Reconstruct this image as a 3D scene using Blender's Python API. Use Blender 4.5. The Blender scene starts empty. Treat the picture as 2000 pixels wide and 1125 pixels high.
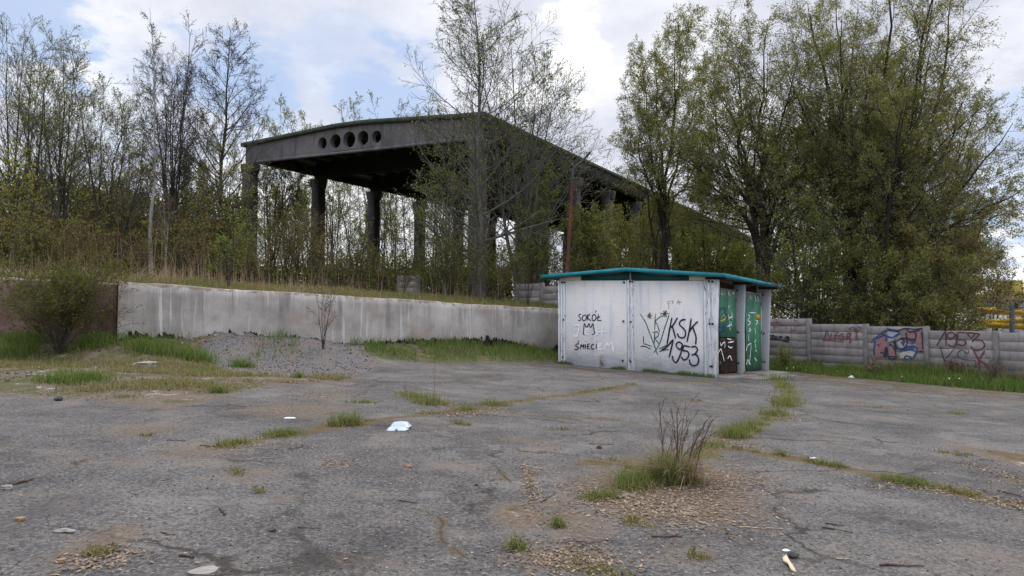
import bpy, bmesh, math
import numpy as np
from mathutils import Vector, Matrix

# ------------------------------------------------------------------ camera, sky, sun, exposure
SC = bpy.context.scene
COL = SC.collection
F, EYE = 1350.0, 1.3                 # focal length in photo pixels, eye height
PITCH = math.atan(63.5 / F)
K = 0.045                            # the site falls gently to one side

cam_d = bpy.data.cameras.new("camera")
cam_d.sensor_width = 36.0
cam_d.lens = F / 2000.0 * 36.0
cam_d.clip_start = 0.05
cam_d.clip_end = 3000.0
cam = bpy.data.objects.new("camera", cam_d)
cam.location = (0, 0, EYE)
cam.rotation_euler = (math.pi / 2 + PITCH, 0, 0)
COL.objects.link(cam)
SC.camera = cam

SUN_EL, SUN_AZ = math.radians(60), math.radians(28)      # azimuth clockwise from +Y
sun_d = bpy.data.lights.new("sun", 'SUN')
sun_d.energy = 1.5
sun_d.angle = math.radians(34)
sun_d.color = (1.0, 0.96, 0.90)
sun = bpy.data.objects.new("sun", sun_d)
sdir = Vector((math.sin(SUN_AZ) * math.cos(SUN_EL), math.cos(SUN_AZ) * math.cos(SUN_EL), math.sin(SUN_EL)))
sun.rotation_euler = sdir.to_track_quat('Z', 'Y').to_euler()
sun.location = (0, 0, 40)
COL.objects.link(sun)

SC.view_settings.view_transform = 'Standard'
SC.view_settings.look = 'None'
SC.view_settings.exposure = 0.30
SC.view_settings.gamma = 1.0
SC.cycles.max_bounces = 6
SC.cycles.diffuse_bounces = 3
SC.cycles.transmission_bounces = 4
SC.cycles.transparent_max_bounces = 6

RIGHT = np.array([1.0, 0, 0])
FWD = np.array([0, math.cos(PITCH), math.sin(PITCH)])
UPV = np.array([0, -math.sin(PITCH), math.cos(PITCH)])
CAMP = np.array([0, 0, EYE])


def ray(u, v):
    return FWD + (u - 1000.0) / F * RIGHT + (562.5 - v) / F * UPV


def on_plane(u, v, p0, n):
    d = ray(u, v)
    t = np.dot(np.asarray(p0) - CAMP, n) / np.dot(d, n)
    return CAMP + t * d


def gp(u, v):
    """point of the flat sloping yard"""
    return on_plane(u, v, (0, 0, 0), np.array([K, 0, 1.0]))


def at(u, v, Y):
    d = ray(u, v)
    return CAMP + d * (Y / d[1])


# ------------------------------------------------------------------ node helper
class NT:
    def __init__(self, tree):
        self.t = tree

    def new(self, typ, **kw):
        n = self.t.nodes.new(typ)
        for k, v in kw.items():
            setattr(n, k, v)
        return n

    def put(self, sock, val):
        if isinstance(val, bpy.types.NodeSocket):
            self.t.links.new(val, sock)
        elif val is not None:
            if sock.type == 'RGBA' and not isinstance(val, (int, float)) and len(val) == 3:
                val = (*val, 1.0)
            sock.default_value = val

    def math(self, op, a, b=0.0, clamp=False):
        n = self.new('ShaderNodeMath', operation=op, use_clamp=clamp)
        self.put(n.inputs[0], a)
        self.put(n.inputs[1], b)
        return n.outputs[0]

    def vmath(self, op, a, b=None):
        n = self.new('ShaderNodeVectorMath', operation=op)
        self.put(n.inputs[0], a)
        if b is not None:
            if op == 'SCALE':
                self.put(n.inputs['Scale'], b)
            else:
                self.put(n.inputs[1], b)
        return n.outputs['Value'] if op in ('DOT_PRODUCT', 'LENGTH', 'DISTANCE') else n.outputs['Vector']

    def mix(self, f, a, b, blend='MIX'):
        n = self.new('ShaderNodeMix', data_type='RGBA', blend_type=blend)
        self.put(n.inputs[0], f)
        self.put(n.inputs[6], a)
        self.put(n.inputs[7], b)
        return n.outputs[2]

    def noise(self, vec, scale, detail=4.0, rough=0.55, dist=0.0, out='Fac'):
        n = self.new('ShaderNodeTexNoise')
        self.put(n.inputs['Vector'], vec)
        n.inputs['Scale'].default_value = scale
        n.inputs['Detail'].default_value = detail
        n.inputs['Roughness'].default_value = rough
        n.inputs['Distortion'].default_value = dist
        return n.outputs[out]

    def vor(self, vec, scale, feature='F1', out='Distance', rand=1.0):
        n = self.new('ShaderNodeTexVoronoi', feature=feature)
        self.put(n.inputs['Vector'], vec)
        n.inputs['Scale'].default_value = scale
        n.inputs['Randomness'].default_value = rand
        return n.outputs[out]

    def step(self, x, lo, hi, a=0.0, b=1.0):
        n = self.new('ShaderNodeMapRange', interpolation_type='SMOOTHSTEP')
        self.put(n.inputs[0], x)
        n.inputs[1].default_value = lo
        n.inputs[2].default_value = hi
        n.inputs[3].default_value = a
        n.inputs[4].default_value = b
        return n.outputs[0]

    def ramp(self, x, stops):
        n = self.new('ShaderNodeValToRGB')
        self.put(n.inputs[0], x)
        el = n.color_ramp.elements
        el[0].position, el[0].color = stops[0][0], (*stops[0][1], 1)
        el[1].position, el[1].color = stops[-1][0], (*stops[-1][1], 1)
        for p, c in stops[1:-1]:
            e = el.new(p)
            e.color = (*c, 1)
        return n.outputs[0]

    def attr(self, name):
        return self.new('ShaderNodeAttribute', attribute_name=name).outputs['Fac']

    def comb(self, x, y, z):
        n = self.new('ShaderNodeCombineXYZ')
        for i, q in enumerate((x, y, z)):
            self.put(n.inputs[i], q)
        return n.outputs[0]

    def sep(self, v):
        n = self.new('ShaderNodeSeparateXYZ')
        self.put(n.inputs[0], v)
        return n.outputs

    def pos(self):
        return self.new('ShaderNodeNewGeometry').outputs['Position']

    def island(self):
        return self.new('ShaderNodeNewGeometry').outputs['Random Per Island']

    def hsv(self, col, h=0.5, s=1.0, v=1.0):
        n = self.new('ShaderNodeHueSaturation')
        self.put(n.inputs['Hue'], h)
        self.put(n.inputs['Saturation'], s)
        self.put(n.inputs['Value'], v)
        self.put(n.inputs['Color'], col)
        return n.outputs[0]

    def bump(self, h, strength=0.4, dist=0.01):
        n = self.new('ShaderNodeBump')
        n.inputs['Strength'].default_value = strength
        n.inputs['Distance'].default_value = dist
        self.put(n.inputs['Height'], h)
        return n.outputs[0]


MATS = {}


def material(name, fn):
    m = bpy.data.materials.new(name)
    m.use_nodes = True
    m.node_tree.nodes.clear()
    nt = NT(m.node_tree)
    out = nt.new('ShaderNodeOutputMaterial')
    nt.put(out.inputs['Surface'], fn(nt))
    MATS[name] = m
    return m


def principled(nt, col, rough=0.85, bump=None, metal=0.0, spec=0.3):
    p = nt.new('ShaderNodeBsdfPrincipled')
    nt.put(p.inputs['Base Color'], col)
    nt.put(p.inputs['Roughness'], rough)
    nt.put(p.inputs['Metallic'], metal)
    p.inputs['Specular IOR Level'].default_value = spec
    if bump is not None:
        nt.put(p.inputs['Normal'], bump)
    return p.outputs[0]


# ------------------------------------------------------------------ world: blue sky with broken cloud
world = bpy.data.worlds.new("World")
SC.world = world
world.use_nodes = True
world.node_tree.nodes.clear()
w = NT(world.node_tree)
sky = w.new('ShaderNodeTexSky', sky_type='NISHITA')
sky.sun_disc = False
sky.sun_elevation = SUN_EL
sky.sun_rotation = SUN_AZ
sky.air_density = 1.0
sky.dust_density = 1.0
sky.ozone_density = 2.0
dirv = w.vmath('NORMALIZE', w.new('ShaderNodeTexCoord').outputs['Generated'])
dz = w.sep(dirv)[2]
dzc = w.math('MAXIMUM', dz, 0.0)
den = w.math('ADD', dzc, 0.22)
sx, sy, _ = w.sep(dirv)
cv = w.comb(w.math('DIVIDE', sx, den), w.math('DIVIDE', sy, den), 0.37)
n1 = w.noise(cv, 1.35, 9.0, 0.56, 0.35)
n2 = w.noise(w.vmath('ADD', cv, (3.1, 7.7, 1.3)), 2.1, 8.0, 0.58, 0.2)
n3 = w.noise(w.vmath('ADD', cv, (9.1, 2.7, 5.3)), 5.5, 6.0, 0.6, 0.1)
blue = w.math('MULTIPLY', w.math('SUBTRACT', 0.5, n1), 0.55)
for (u, v, rad, amt) in [(20, 20, 150, .62), (340, 250, 230, .42), (660, 165, 250, .42), (470, 130, 120, .2), (1995, 320, 170, .5), (1200, 210, 120, .10),
                         (1960, 560, 160, .25), (760, 190, 120, .25)]:
    r = ray(u, v)
    r = r / np.linalg.norm(r)
    d = w.vmath('DOT_PRODUCT', dirv, tuple(r))
    d = w.math('ADD', d, w.math('MULTIPLY', w.math('SUBTRACT', n3, 0.5), 0.02))
    a = math.cos(rad / F)
    g = w.step(d, a, 1.0 - (1.0 - a) * 0.1, 0.0, amt)
    blue = w.math('ADD', blue, g)
bright = w.math('SUBTRACT', n2, 0.5)
for (u, v, rad, amt) in [(1250, 40, 260, .26), (1090, 110, 90, .20), (1940, 110, 130, .16), (90, 30, 140, .12), (180, 190, 120, .22), (640, 100, 90, .10),
                         (560, 440, 260, .30), (1500, 420, 300, .22), (880, 420, 200, .25), (1960, 480, 130, .3)]:
    r = ray(u, v)
    r = r / np.linalg.norm(r)
    d = w.vmath('DOT_PRODUCT', dirv, tuple(r))
    d = w.math('ADD', d, w.math('MULTIPLY', w.math('SUBTRACT', n3, 0.5), 0.02))
    a = math.cos(rad / F)
    bright = w.math('ADD', bright, w.step(d, a, 1.0, 0.0, amt))
cloud = w.ramp(w.math('ADD', bright, 0.5), [(0.30, (5.0, 5.3, 6.2)), (0.52, (6.4, 6.6, 7.4)), (0.68, (8.0, 8.15, 8.6)), (0.85, (9.6, 9.6, 9.7))])
zen = w.math('ADD', 1.0, w.math('MULTIPLY', w.step(dz, 0.40, 0.85), 1.3))
back = w.step(sy, -0.15, -0.9, 0.0, 0.55)
cloud = w.vmath('SCALE', cloud, w.math('ADD', zen, back))
bluecol = w.mix(0.80, sky.outputs[0], (4.3, 5.5, 7.9))
skycol = w.mix(w.step(blue, 0.14, 0.75, 0.0, 0.92), cloud, bluecol)
bg = w.new('ShaderNodeBackground')
w.put(bg.inputs['Color'], skycol)
bg.inputs['Strength'].default_value = 0.1
wo = w.new('ShaderNodeOutputWorld')
w.put(wo.inputs['Surface'], bg.outputs[0])

# ------------------------------------------------------------------ mesh helpers


def mesh_arrays(name, V, loops, sizes, mats, mat_idx=None, smooth=False, attrs=None):
    me = bpy.data.meshes.new(name)
    V = np.ascontiguousarray(V, dtype=np.float32)
    loops = np.ascontiguousarray(loops, dtype=np.int32).ravel()
    sizes = np.ascontiguousarray(sizes, dtype=np.int32)
    me.vertices.add(len(V))
    me.vertices.foreach_set('co', V.ravel())
    me.loops.add(len(loops))
    me.loops.foreach_set('vertex_index', loops)
    me.polygons.add(len(sizes))
    st = np.zeros(len(sizes), dtype=np.int32)
    st[1:] = np.cumsum(sizes)[:-1]
    me.polygons.foreach_set('loop_start', st)
    for m in mats:
        me.materials.append(m)
    if mat_idx is not None:
        me.polygons.foreach_set('material_index', np.ascontiguousarray(mat_idx, dtype=np.int32))
    if smooth is not False:
        sm = np.ones(len(sizes), dtype=bool) if smooth is True else np.ascontiguousarray(smooth, dtype=bool)
        me.polygons.foreach_set('use_smooth', sm)
    me.update(calc_edges=True)
    if attrs:
        for k, a in attrs.items():
            at_ = me.attributes.new(k, 'FLOAT', 'POINT')
            at_.data.foreach_set('value', np.ascontiguousarray(a, dtype=np.float32))
    return me


def quads(name, V, Fq, mats, mat_idx=None, smooth=False, attrs=None):
    Fq = np.asarray(Fq)
    return mesh_arrays(name, V, Fq, np.full(len(Fq), Fq.shape[1]), mats, mat_idx, smooth, attrs)


def link(name, me, parent=None):
    o = bpy.data.objects.new(name, me)
    COL.objects.link(o)
    if parent is not None:
        o.parent = parent
        o.matrix_parent_inverse = Matrix.Translation(-Vector(parent.location))
    return o


def tag(o, label, cat, group=None):
    o['label'] = label
    o['category'] = cat
    if group:
        o['group'] = group
    return o


def thing(name, label, cat, loc=(0, 0, 0), group=None):
    o = bpy.data.objects.new(name, None)
    o.empty_display_size = 0.2
    o.location = tuple(float(q) for q in loc)
    COL.objects.link(o)
    return tag(o, label, cat, group)


def stuff(o):
    o['kind'] = 'stuff'
    return o


class MB:
    """collects polygons in world space, builds one mesh"""

    def __init__(self, T=None):
        self.V, self.P, self.M = [], [], []
        self.T = T

    def add(self, verts, faces, mi=0):
        b = len(self.V)
        for q in verts:
            self.V.append(self.T(*q) if self.T else tuple(q))
        for f in faces:
            self.P.append([b + i for i in f])
            self.M.append(mi)

    def box(self, x0, x1, y0, y1, z0, z1, mi=0, bev=0.0):
        v = [(x0, y0, z0), (x1, y0, z0), (x1, y1, z0), (x0, y1, z0), (x0, y0, z1), (x1, y0, z1), (x1, y1, z1), (x0, y1, z1)]
        self.add(v, [(0, 3, 2, 1), (4, 5, 6, 7), (0, 1, 5, 4), (1, 2, 6, 5), (2, 3, 7, 6), (3, 0, 4, 7)], mi)

    def hexa(self, v, mi=0):
        self.add(v, [(0, 3, 2, 1), (4, 5, 6, 7), (0, 1, 5, 4), (1, 2, 6, 5), (2, 3, 7, 6), (3, 0, 4, 7)], mi)

    def build(self, name, mats, parent=None, bevel=0.0, smooth=False, weld=False):
        if not isinstance(mats, (list, tuple)):
            mats = [mats]
        loops = [i for p in self.P for i in p]
        me = mesh_arrays(name, np.array(self.V, dtype=np.float32), loops, [len(p) for p in self.P], mats, self.M, smooth)
        if bevel > 0 or weld:
            bm = bmesh.new()
            bm.from_mesh(me)
            if weld:
                bmesh.ops.remove_doubles(bm, verts=bm.verts[:], dist=.0005)
                cnt = {}
                for f in bm.faces:
                    cnt.setdefault(frozenset(v.index for v in f.verts), []).append(f)
                bmesh.ops.delete(bm, geom=[f for g in cnt.values() if len(g) > 1 for f in g], context='FACES_ONLY')
            if bevel > 0: bmesh.ops.bevel(bm, geom=bm.edges[:], offset=bevel, segments=1, profile=0.5, affect='EDGES', clamp_overlap=True)
            bm.normal_update()
            bm.to_mesh(me)
            bm.free()
        return link(name, me, parent)


def norm(a):
    return a / np.maximum(np.linalg.norm(a, axis=-1, keepdims=True), 1e-9)


def tubes(P, Rd, m):
    """P (B,n,3), Rd (B,n): open tubes with m sides -> verts, quads"""
    B, n, _ = P.shape
    T = np.empty_like(P)
    T[:, 1:-1] = P[:, 2:] - P[:, :-2]
    T[:, 0] = P[:, 1] - P[:, 0]
    T[:, -1] = P[:, -1] - P[:, -2]
    T = norm(T)
    ref = np.zeros_like(T)
    ref[..., 0] = 1.0
    bad = np.abs(T[..., 0]).max(axis=1) > 0.85
    ref[bad] = (0, 1, 0)
    U = norm(np.cross(T, ref))
    W = np.cross(T, U)
    a = np.arange(m) * (2 * math.pi / m)
    V = P[:, :, None, :] + Rd[:, :, None, None] * (np.cos(a)[None, None, :, None] * U[:, :, None, :] + np.sin(a)[None, None, :, None] * W[:, :, None, :])
    idx = np.arange(B * n * m).reshape(B, n, m)
    q = np.stack([idx[:, :-1, :], np.roll(idx, -1, 2)[:, :-1, :], np.roll(idx, -1, 2)[:, 1:, :], idx[:, 1:, :]], -1)
    return V.reshape(-1, 3), q.reshape(-1, 4)


# ------------------------------------------------------------------ numpy noise


def _hash(ix, iy, seed):
    h = (ix.astype(np.int64) * 374761393 + iy.astype(np.int64) * 668265263 + seed * 1442695041) & 0xFFFFFFFF
    h = ((h ^ (h >> 13)) * 1274126177) & 0xFFFFFFFF
    h = h ^ (h >> 16)
    return (h & 0xFFFFFF) / float(0xFFFFFF)


def vnoise(x, y, seed=0):
    x = np.asarray(x, dtype=np.float64)
    y = np.asarray(y, dtype=np.float64)
    ix, iy = np.floor(x), np.floor(y)
    fx, fy = x - ix, y - iy
    fx = fx * fx * (3 - 2 * fx)
    fy = fy * fy * (3 - 2 * fy)
    a, b = _hash(ix, iy, seed), _hash(ix + 1, iy, seed)
    c, d = _hash(ix, iy + 1, seed), _hash(ix + 1, iy + 1, seed)
    return (a * (1 - fx) + b * fx) * (1 - fy) + (c * (1 - fx) + d * fx) * fy


def fbm(x, y, seed=0, oct=4):
    s, amp, tot = 0.0, 1.0, 0.0
    for i in range(oct):
        s = s + amp * vnoise(x * 2 ** i, y * 2 ** i, seed + i * 17)
        tot += amp
        amp *= 0.5
    return s / tot


def sstep(x, a, b):
    t = np.clip((x - a) / (b - a), 0, 1)
    return t * t * (3 - 2 * t)


def seg_dist(px, py, a, b):
    dx, dy = b[0] - a[0], b[1] - a[1]
    L2 = dx * dx + dy * dy
    t = np.clip(((px - a[0]) * dx + (py - a[1]) * dy) / L2, 0, 1)
    return np.hypot(px - a[0] - t * dx, py - a[1] - t * dy), t


def poly_dist(px, py, pts):
    d = np.full(np.shape(px), 1e9)
    for a, b in zip(pts[:-1], pts[1:]):
        d = np.minimum(d, seg_dist(px, py, a, b)[0])
    return d


def poly_in(px, py, pts):
    ins = np.zeros(np.shape(px), dtype=bool)
    n = len(pts)
    for i in range(n):
        x0, y0 = pts[i][:2]
        x1, y1 = pts[(i + 1) % n][:2]
        c = ((y0 > py) != (y1 > py)) & (px < (x1 - x0) * (py - y0) / ((y1 - y0) if y1 != y0 else 1e-9) + x0)
        ins ^= c
    return ins


def poly_mask(px, py, pts, soft):
    d = poly_dist(px, py, list(pts) + [pts[0]])
    d = np.where(poly_in(px, py, pts), d, -d)
    return sstep(d, -soft, soft)


# ------------------------------------------------------------------ layout of the yard
WALL = [(-40.0, 13.6), (-8.95, 15.7), (1.60, 24.6), (9.5, 27.0)]      # front face line of the retaining wall
WALL_H = 1.75


def wall_s(x, y):
    """signed distance to the wall line, positive on the yard side"""
    d = np.full(np.shape(x), 1e9)
    sg = np.ones(np.shape(x))
    pts = list(WALL) + [(60.0, 33.0)]
    for a, b in zip(pts[:-1], pts[1:]):
        di, t = seg_dist(x, y, a, b)
        cr = (b[0] - a[0]) * (y - a[1]) - (b[1] - a[1]) * (x - a[0])
        m = di < d
        d = np.where(m, di, d)
        sg = np.where(m, np.where(cr > 0, -1.0, 1.0), sg)
    return d * sg


MOUNDS = [(gp(585, 706)[:2] + np.array([0, .1]), 1.9, 1.0, .17), (gp(450, 700)[:2] + np.array([0.0, -.3]), 1.0, .8, .20), (gp(680, 712)[:2] + np.array([0, .2]), 1.0, .8, .12),
          (gp(150, 735)[:2], 3.0, 1.1, .10), (gp(300, 715)[:2], 1.0, .8, .16)]


def slope(x):
    return -K * 25 * np.tanh(np.asarray(x) / 25.0)


def H(x, y):
    x = np.asarray(x, dtype=np.float64)
    y = np.asarray(y, dtype=np.float64)
    z = slope(x)
    s = wall_s(x, y)
    end = 1.0 - sstep(x, 4.0, 11.0)
    bank = (0.42 * (1 - sstep(s, 0.0, 1.9)) + .05 * (1 - sstep(s, 0, 4.0))) * (1.0 - sstep(x, -0.5, 3.2)) * (0.65 + 0.6 * fbm(x * .8, y * .8, 5, 3))
    up = (1.64 + 0.40 * sstep(-s, 0.5, 4.0) + 0.25 * sstep(-s, 4.0, 12.0) + 0.16 * (fbm(x * .9, y * .9, 9, 3) - .5)) * end
    k = sstep(-s, 0.02, 0.32)
    z = z + bank * (1 - k) + up * k
    for (c, rx, ry, a) in MOUNDS:
        g = a * np.exp(-(((x - c[0]) / rx) ** 2 + ((y - c[1]) / ry) ** 2))
        z = z + g * (1 - k) * (0.8 + 0.5 * fbm(x * 3, y * 3, 21, 3))
    far = np.hypot(x, y)
    z = z + 0.022 * (fbm(x * .5, y * .5, 3, 3) - .5) * (1 - k) * sstep(far, 1, 5)
    z = z + 0.010 * (fbm(x * 6, y * 6, 31, 3) - .5) * (1 - k)
    return z


def gz(x, y):
    return float(H(np.array([x]), np.array([y]))[0])


def G(u, v):
    p = gp(u, v)
    return (float(p[0]), float(p[1]), gz(p[0], p[1]))


def pl(pts):
    return [tuple(gp(u, v)[:2]) for u, v in pts]


# cracks: (photo pixels on the yard, half width m)
CRACKS = [
    ([(440, 872), (480, 862), (520, 855), (600, 840), (650, 832), (690, 828), (760, 815), (850, 808), (930, 798), (1000, 785), (1080, 775), (1170, 762), (1240, 750)], .12),
    ([(790, 768), (840, 783), (900, 796), (960, 797)], .14),
    ([(1515, 738), (1545, 772), (1538, 800), (1500, 818), (1465, 835), (1430, 852), (1395, 868), (1350, 900), (1300, 935)], .16),
    ([(1440, 878), (1530, 890), (1640, 912), (1740, 940), (1830, 957), (1900, 972), (2010, 992)], .10),
    ([(1200, 766), (1280, 772), (1400, 788), (1475, 797)], .07),
    ([(1600, 848), (1720, 866), (1850, 886), (1990, 908)], .05),
    ([(1670, 794), (1780, 803), (1870, 811)], .07),
    ([(820, 835), (890, 830), (990, 845), (1100, 838), (1200, 826), (1300, 835)], .035),
    ([(1150, 815), (1200, 818), (1240, 826)], .06),
    ([(1020, 905), (1035, 940), (1050, 970), (1010, 1000)], .05),
    ([(780, 975), (840, 1000), (870, 1040), (930, 1085)], .03),
    ([(560, 790), (640, 787), (720, 786)], .03),
    ([(880, 905), (960, 905), (1000, 945), (1080, 965), (1140, 968)], .03),
]
CRACKS_G = [(pl(p), wd) for p, wd in CRACKS]
MOSS_BANDS = [
    ([(1515, 741), (1600, 745), (1700, 755), (1850, 768), (2010, 785)], .55),
    ([(690, 745), (640, 742), (740, 742)], .22),
    ([(480, 748), (560, 746), (625, 748)], .45),
    ([(760, 708), (880, 712), (1000, 705), (1080, 712), (1160, 724), (1250, 735), (1330, 742), (1420, 752)], .34),
    ([(820, 738), (900, 736), (1000, 728)], .12),
    ([(1950, 880), (2010, 900)], .35), ([(1975, 940), (2010, 950)], .2),
    ([(1170, 905), (1230, 900), (1270, 915)], .28),
    ([(1610, 782), (1700, 790), (1740, 798)], .12),
    ([(905, 765), (960, 770)], .10), ([(1085, 815), (1130, 820)], .10), ([(1085, 838), (1120, 840)], .06),
]
MOSS_G = [(pl(p), wd) for p, wd in MOSS_BANDS]
SOIL_SPOTS = [((1290, 960), 170, 50, 1.0), ((1015, 1005), 60, 28, .9), ((1120, 1020), 90, 40, .6), ((1340, 1080), 80, 30, .45), ((1100, 1090), 120, 45, .55),
              ((380, 880), 110, 22, .55), ((200, 900), 120, 26, .35), ((580, 800), 150, 22, .6), ((200, 1060), 90, 60, .55), ((480, 925), 70, 22, .5), ((560, 975), 60, 20, .4),
              ((640, 770), 90, 14, .5), ((1030, 860), 90, 12, .45), ((860, 1010), 30, 14, .4), ((280, 840), 120, 18, .5), ((700, 1090), 80, 30, .3), ((1420, 930), 80, 18, .6),
              ((1250, 1000), 100, 24, .7), ((1100, 985), 90, 22, .5), ((1980, 900), 40, 30, .8), ((1480, 985), 60, 15, .4), ((850, 870), 110, 10, .25)]
SOIL_POLY = [tuple(gp(u, v)[:2]) for u, v in [(-250, 800), (0, 768), (100, 772), (200, 778), (330, 800), (420, 775), (500, 758), (640, 746), (700, 735), (560, 728), (440, 725), (385, 708)]] + [(-6.0, 19.5), (-9.5, 17.0), (-16, 16.0)]
GRAVEL_POLY = [tuple(gp(u, v)[:2]) for u, v in [(385, 708), (440, 727), (560, 735), (690, 733), (740, 716), (700, 700)]] + [(-4.2, 19.8), (-5.2, 19.0), (-7.2, 17.4)]
DARK_SPOTS = [((110, 990), 80, 45, .8), ((420, 1010), 130, 45, .4), ((760, 1060), 160, 45, .35), ((1230, 880), 130, 22, .3), ((600, 950), 200, 40, .25), ((60, 1080), 120, 40, .5),
              ((1720, 960), 200, 40, .3), ((950, 900), 160, 20, .2)]


def spot_mask(x, y, spots):
    m = np.zeros(np.shape(x))
    for (c, ru, rv, a) in spots:
        p0, pu, pv = gp(*c), gp(c[0] + ru, c[1]), gp(c[0], c[1] + rv)
        pv2 = gp(c[0], c[1] - rv)
        rx, ry = abs(pu[0] - p0[0]), abs(pv[1] - pv2[1]) / 2
        m = np.maximum(m, a * np.exp(-(((x - p0[0]) / rx) ** 2 + ((y - p0[1]) / ry) ** 2)))
    return m


# ------------------------------------------------------------------ materials: ground and hard things
def m_ground(n):
    p = n.pos()
    big = n.noise(p, 0.55, 7, .68)
    mid = n.noise(p, 3.2, 5, .62)
    fine = n.noise(p, 38.0, 3, .65)
    asp = n.ramp(big, [(.32, (.040, .036, .034)), (.5, (.082, .076, .072)), (.68, (.135, .126, .119))])
    asp = n.mix(n.step(mid, .35, .7, 0, .45), asp, (.125, .116, .11))
    asp = n.mix(n.step(fine, .36, .66, 0, 1), n.hsv(asp, .5, 1, .55), n.hsv(asp, .5, .95, 1.45))
    # stones in the worn surface
    vc = n.new('ShaderNodeTexVoronoi')
    n.put(vc.inputs['Vector'], p)
    vc.inputs['Scale'].default_value = 58.0
    cell = n.sep(vc.outputs['Color'])
    stone = n.math('MULTIPLY', n.step(vc.outputs['Distance'], .42, .30), n.step(cell[0], .66, .74))
    asp = n.mix(n.math('MULTIPLY', stone, .6), asp, n.ramp(cell[1], [(0, (.10, .096, .096)), (.6, (.21, .205, .20)), (1, (.40, .385, .37))]))
    dk = n.math('MULTIPLY', n.step(vc.outputs['Distance'], .40, .30), n.step(cell[2], .80, .86))
    asp = n.mix(n.math('MULTIPLY', dk, .7), asp, (.035, .034, .036))
    vc2 = n.new('ShaderNodeTexVoronoi')
    n.put(vc2.inputs['Vector'], p)
    vc2.inputs['Scale'].default_value = 14.0
    c2 = n.sep(vc2.outputs['Color'])
    st2 = n.math('MULTIPLY', n.step(vc2.outputs['Distance'], .16, .11), n.step(c2[0], .80, .84))
    asp = n.mix(n.math('MULTIPLY', st2, .6), asp, n.ramp(c2[1], [(0, (.15, .13, .115)), (1, (.45, .43, .40))]))
    brk = n.noise(p, 5.5, 6, .7)
    brk2 = n.noise(p, 24.0, 4, .7)
    jag = n.math('ADD', n.math('MULTIPLY', n.math('SUBTRACT', brk, .5), 1.0), n.math('MULTIPLY', n.math('SUBTRACT', brk2, .5), .7))

    def msk(name, lo=.32, hi=.62, top=1.0):
        return n.step(n.math('ADD', n.attr(name), jag), lo, hi, 0.0, top)
    asp = n.mix(msk('dark', .15, .8, .6), asp, (.048, .045, .045))
    dustn = n.noise(p, 1.1, 6, .68)
    asp = n.mix(n.step(dustn, .50, .68, 0, .55), asp, (.150, .120, .096))
    wp = n.vmath('ADD', p, n.vmath('SCALE', n.vmath('SUBTRACT', n.noise(p, 1.4, 5, .65, 0, 'Color'), (.5, .5, .5)), .9))
    ce = n.vor(n.vmath('MULTIPLY', wp, (1, 1, 0)), .42, 'DISTANCE_TO_EDGE')
    asp = n.mix(n.math('MULTIPLY', n.step(ce, .016, .004), n.step(n.noise(p, .7, 3), .42, .60, 0, .85)), asp, (.026, .021, .017))
    pt = n.noise(n.vmath('ADD', p, (3., 9., 0)), .9, 7, .72)
    asp = n.mix(n.step(pt, .585, .625, 0, .55), asp, (.045, .040, .037))
    asp = n.mix(n.step(pt, .43, .36, 0, .5), asp, (.165, .154, .144))
    soil = n.ramp(brk2, [(.25, (.055, .038, .027)), (.5, (.115, .086, .062)), (.75, (.20, .16, .125))])
    col = n.mix(msk('soil', .18, .62, .92), asp, soil)
    sand = n.mix(brk2, (.23, .195, .155), (.40, .36, .31))
    col = n.mix(n.math('MULTIPLY', msk('soil', .6, .8), n.step(n.noise(p, 2.6, 7, .72), .55, .66)), col, sand)
    grav = n.ramp(n.sep(vc.outputs['Color'])[1], [(0, (.038, .036, .039)), (.5, (.090, .087, .090)), (1, (.19, .182, .178))])
    grav = n.mix(n.step(n.noise(p, 2.3, 5, .7), .44, .58, 0, .85), grav, n.mix(brk2, (.05, .045, .045), (.22, .17, .14)))
    col = n.mix(msk('gravel', .38, .55), col, grav)
    moss = n.ramp(n.noise(p, 13.0, 5, .7), [(.28, (.032, .024, .013)), (.44, (.085, .060, .022)), (.56, (.098, .066, .030)), (.75, (.10, .10, .028))])
    col = n.mix(msk('moss', .34, .6, .95), col, moss)
    gr = n.ramp(n.noise(p, 6.0, 6, .75), [(.3, (.030, .030, .014)), (.45, (.055, .062, .020)), (.58, (.105, .085, .045)), (.8, (.13, .12, .05))])
    col = n.mix(msk('grassm', .34, .6), col, gr)
    col = n.mix(msk('crack', .55, .85, .8), col, (.042, .032, .024))
    h = n.math('ADD', n.math('MULTIPLY', fine, .6), n.math('ADD', n.math('MULTIPLY', stone, .5), n.math('MULTIPLY', brk2, .8)))
    return principled(n, col, .92, n.bump(h, .55, .012), spec=.25)


material('ground', m_ground)


def streaky(n, d, p, sx_=5.0, sz_=.35, seed=0.0, detail=5):
    al = n.vmath('DOT_PRODUCT', p, d)
    z = n.sep(p)[2]
    return n.noise(n.comb(n.math('MULTIPLY', al, sx_), seed, n.math('MULTIPLY', z, sz_)), 1.0, detail, .6)


wd_ = np.array(WALL[2]) - np.array(WALL[1])
wd_ = wd_ / np.linalg.norm(wd_)


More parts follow.
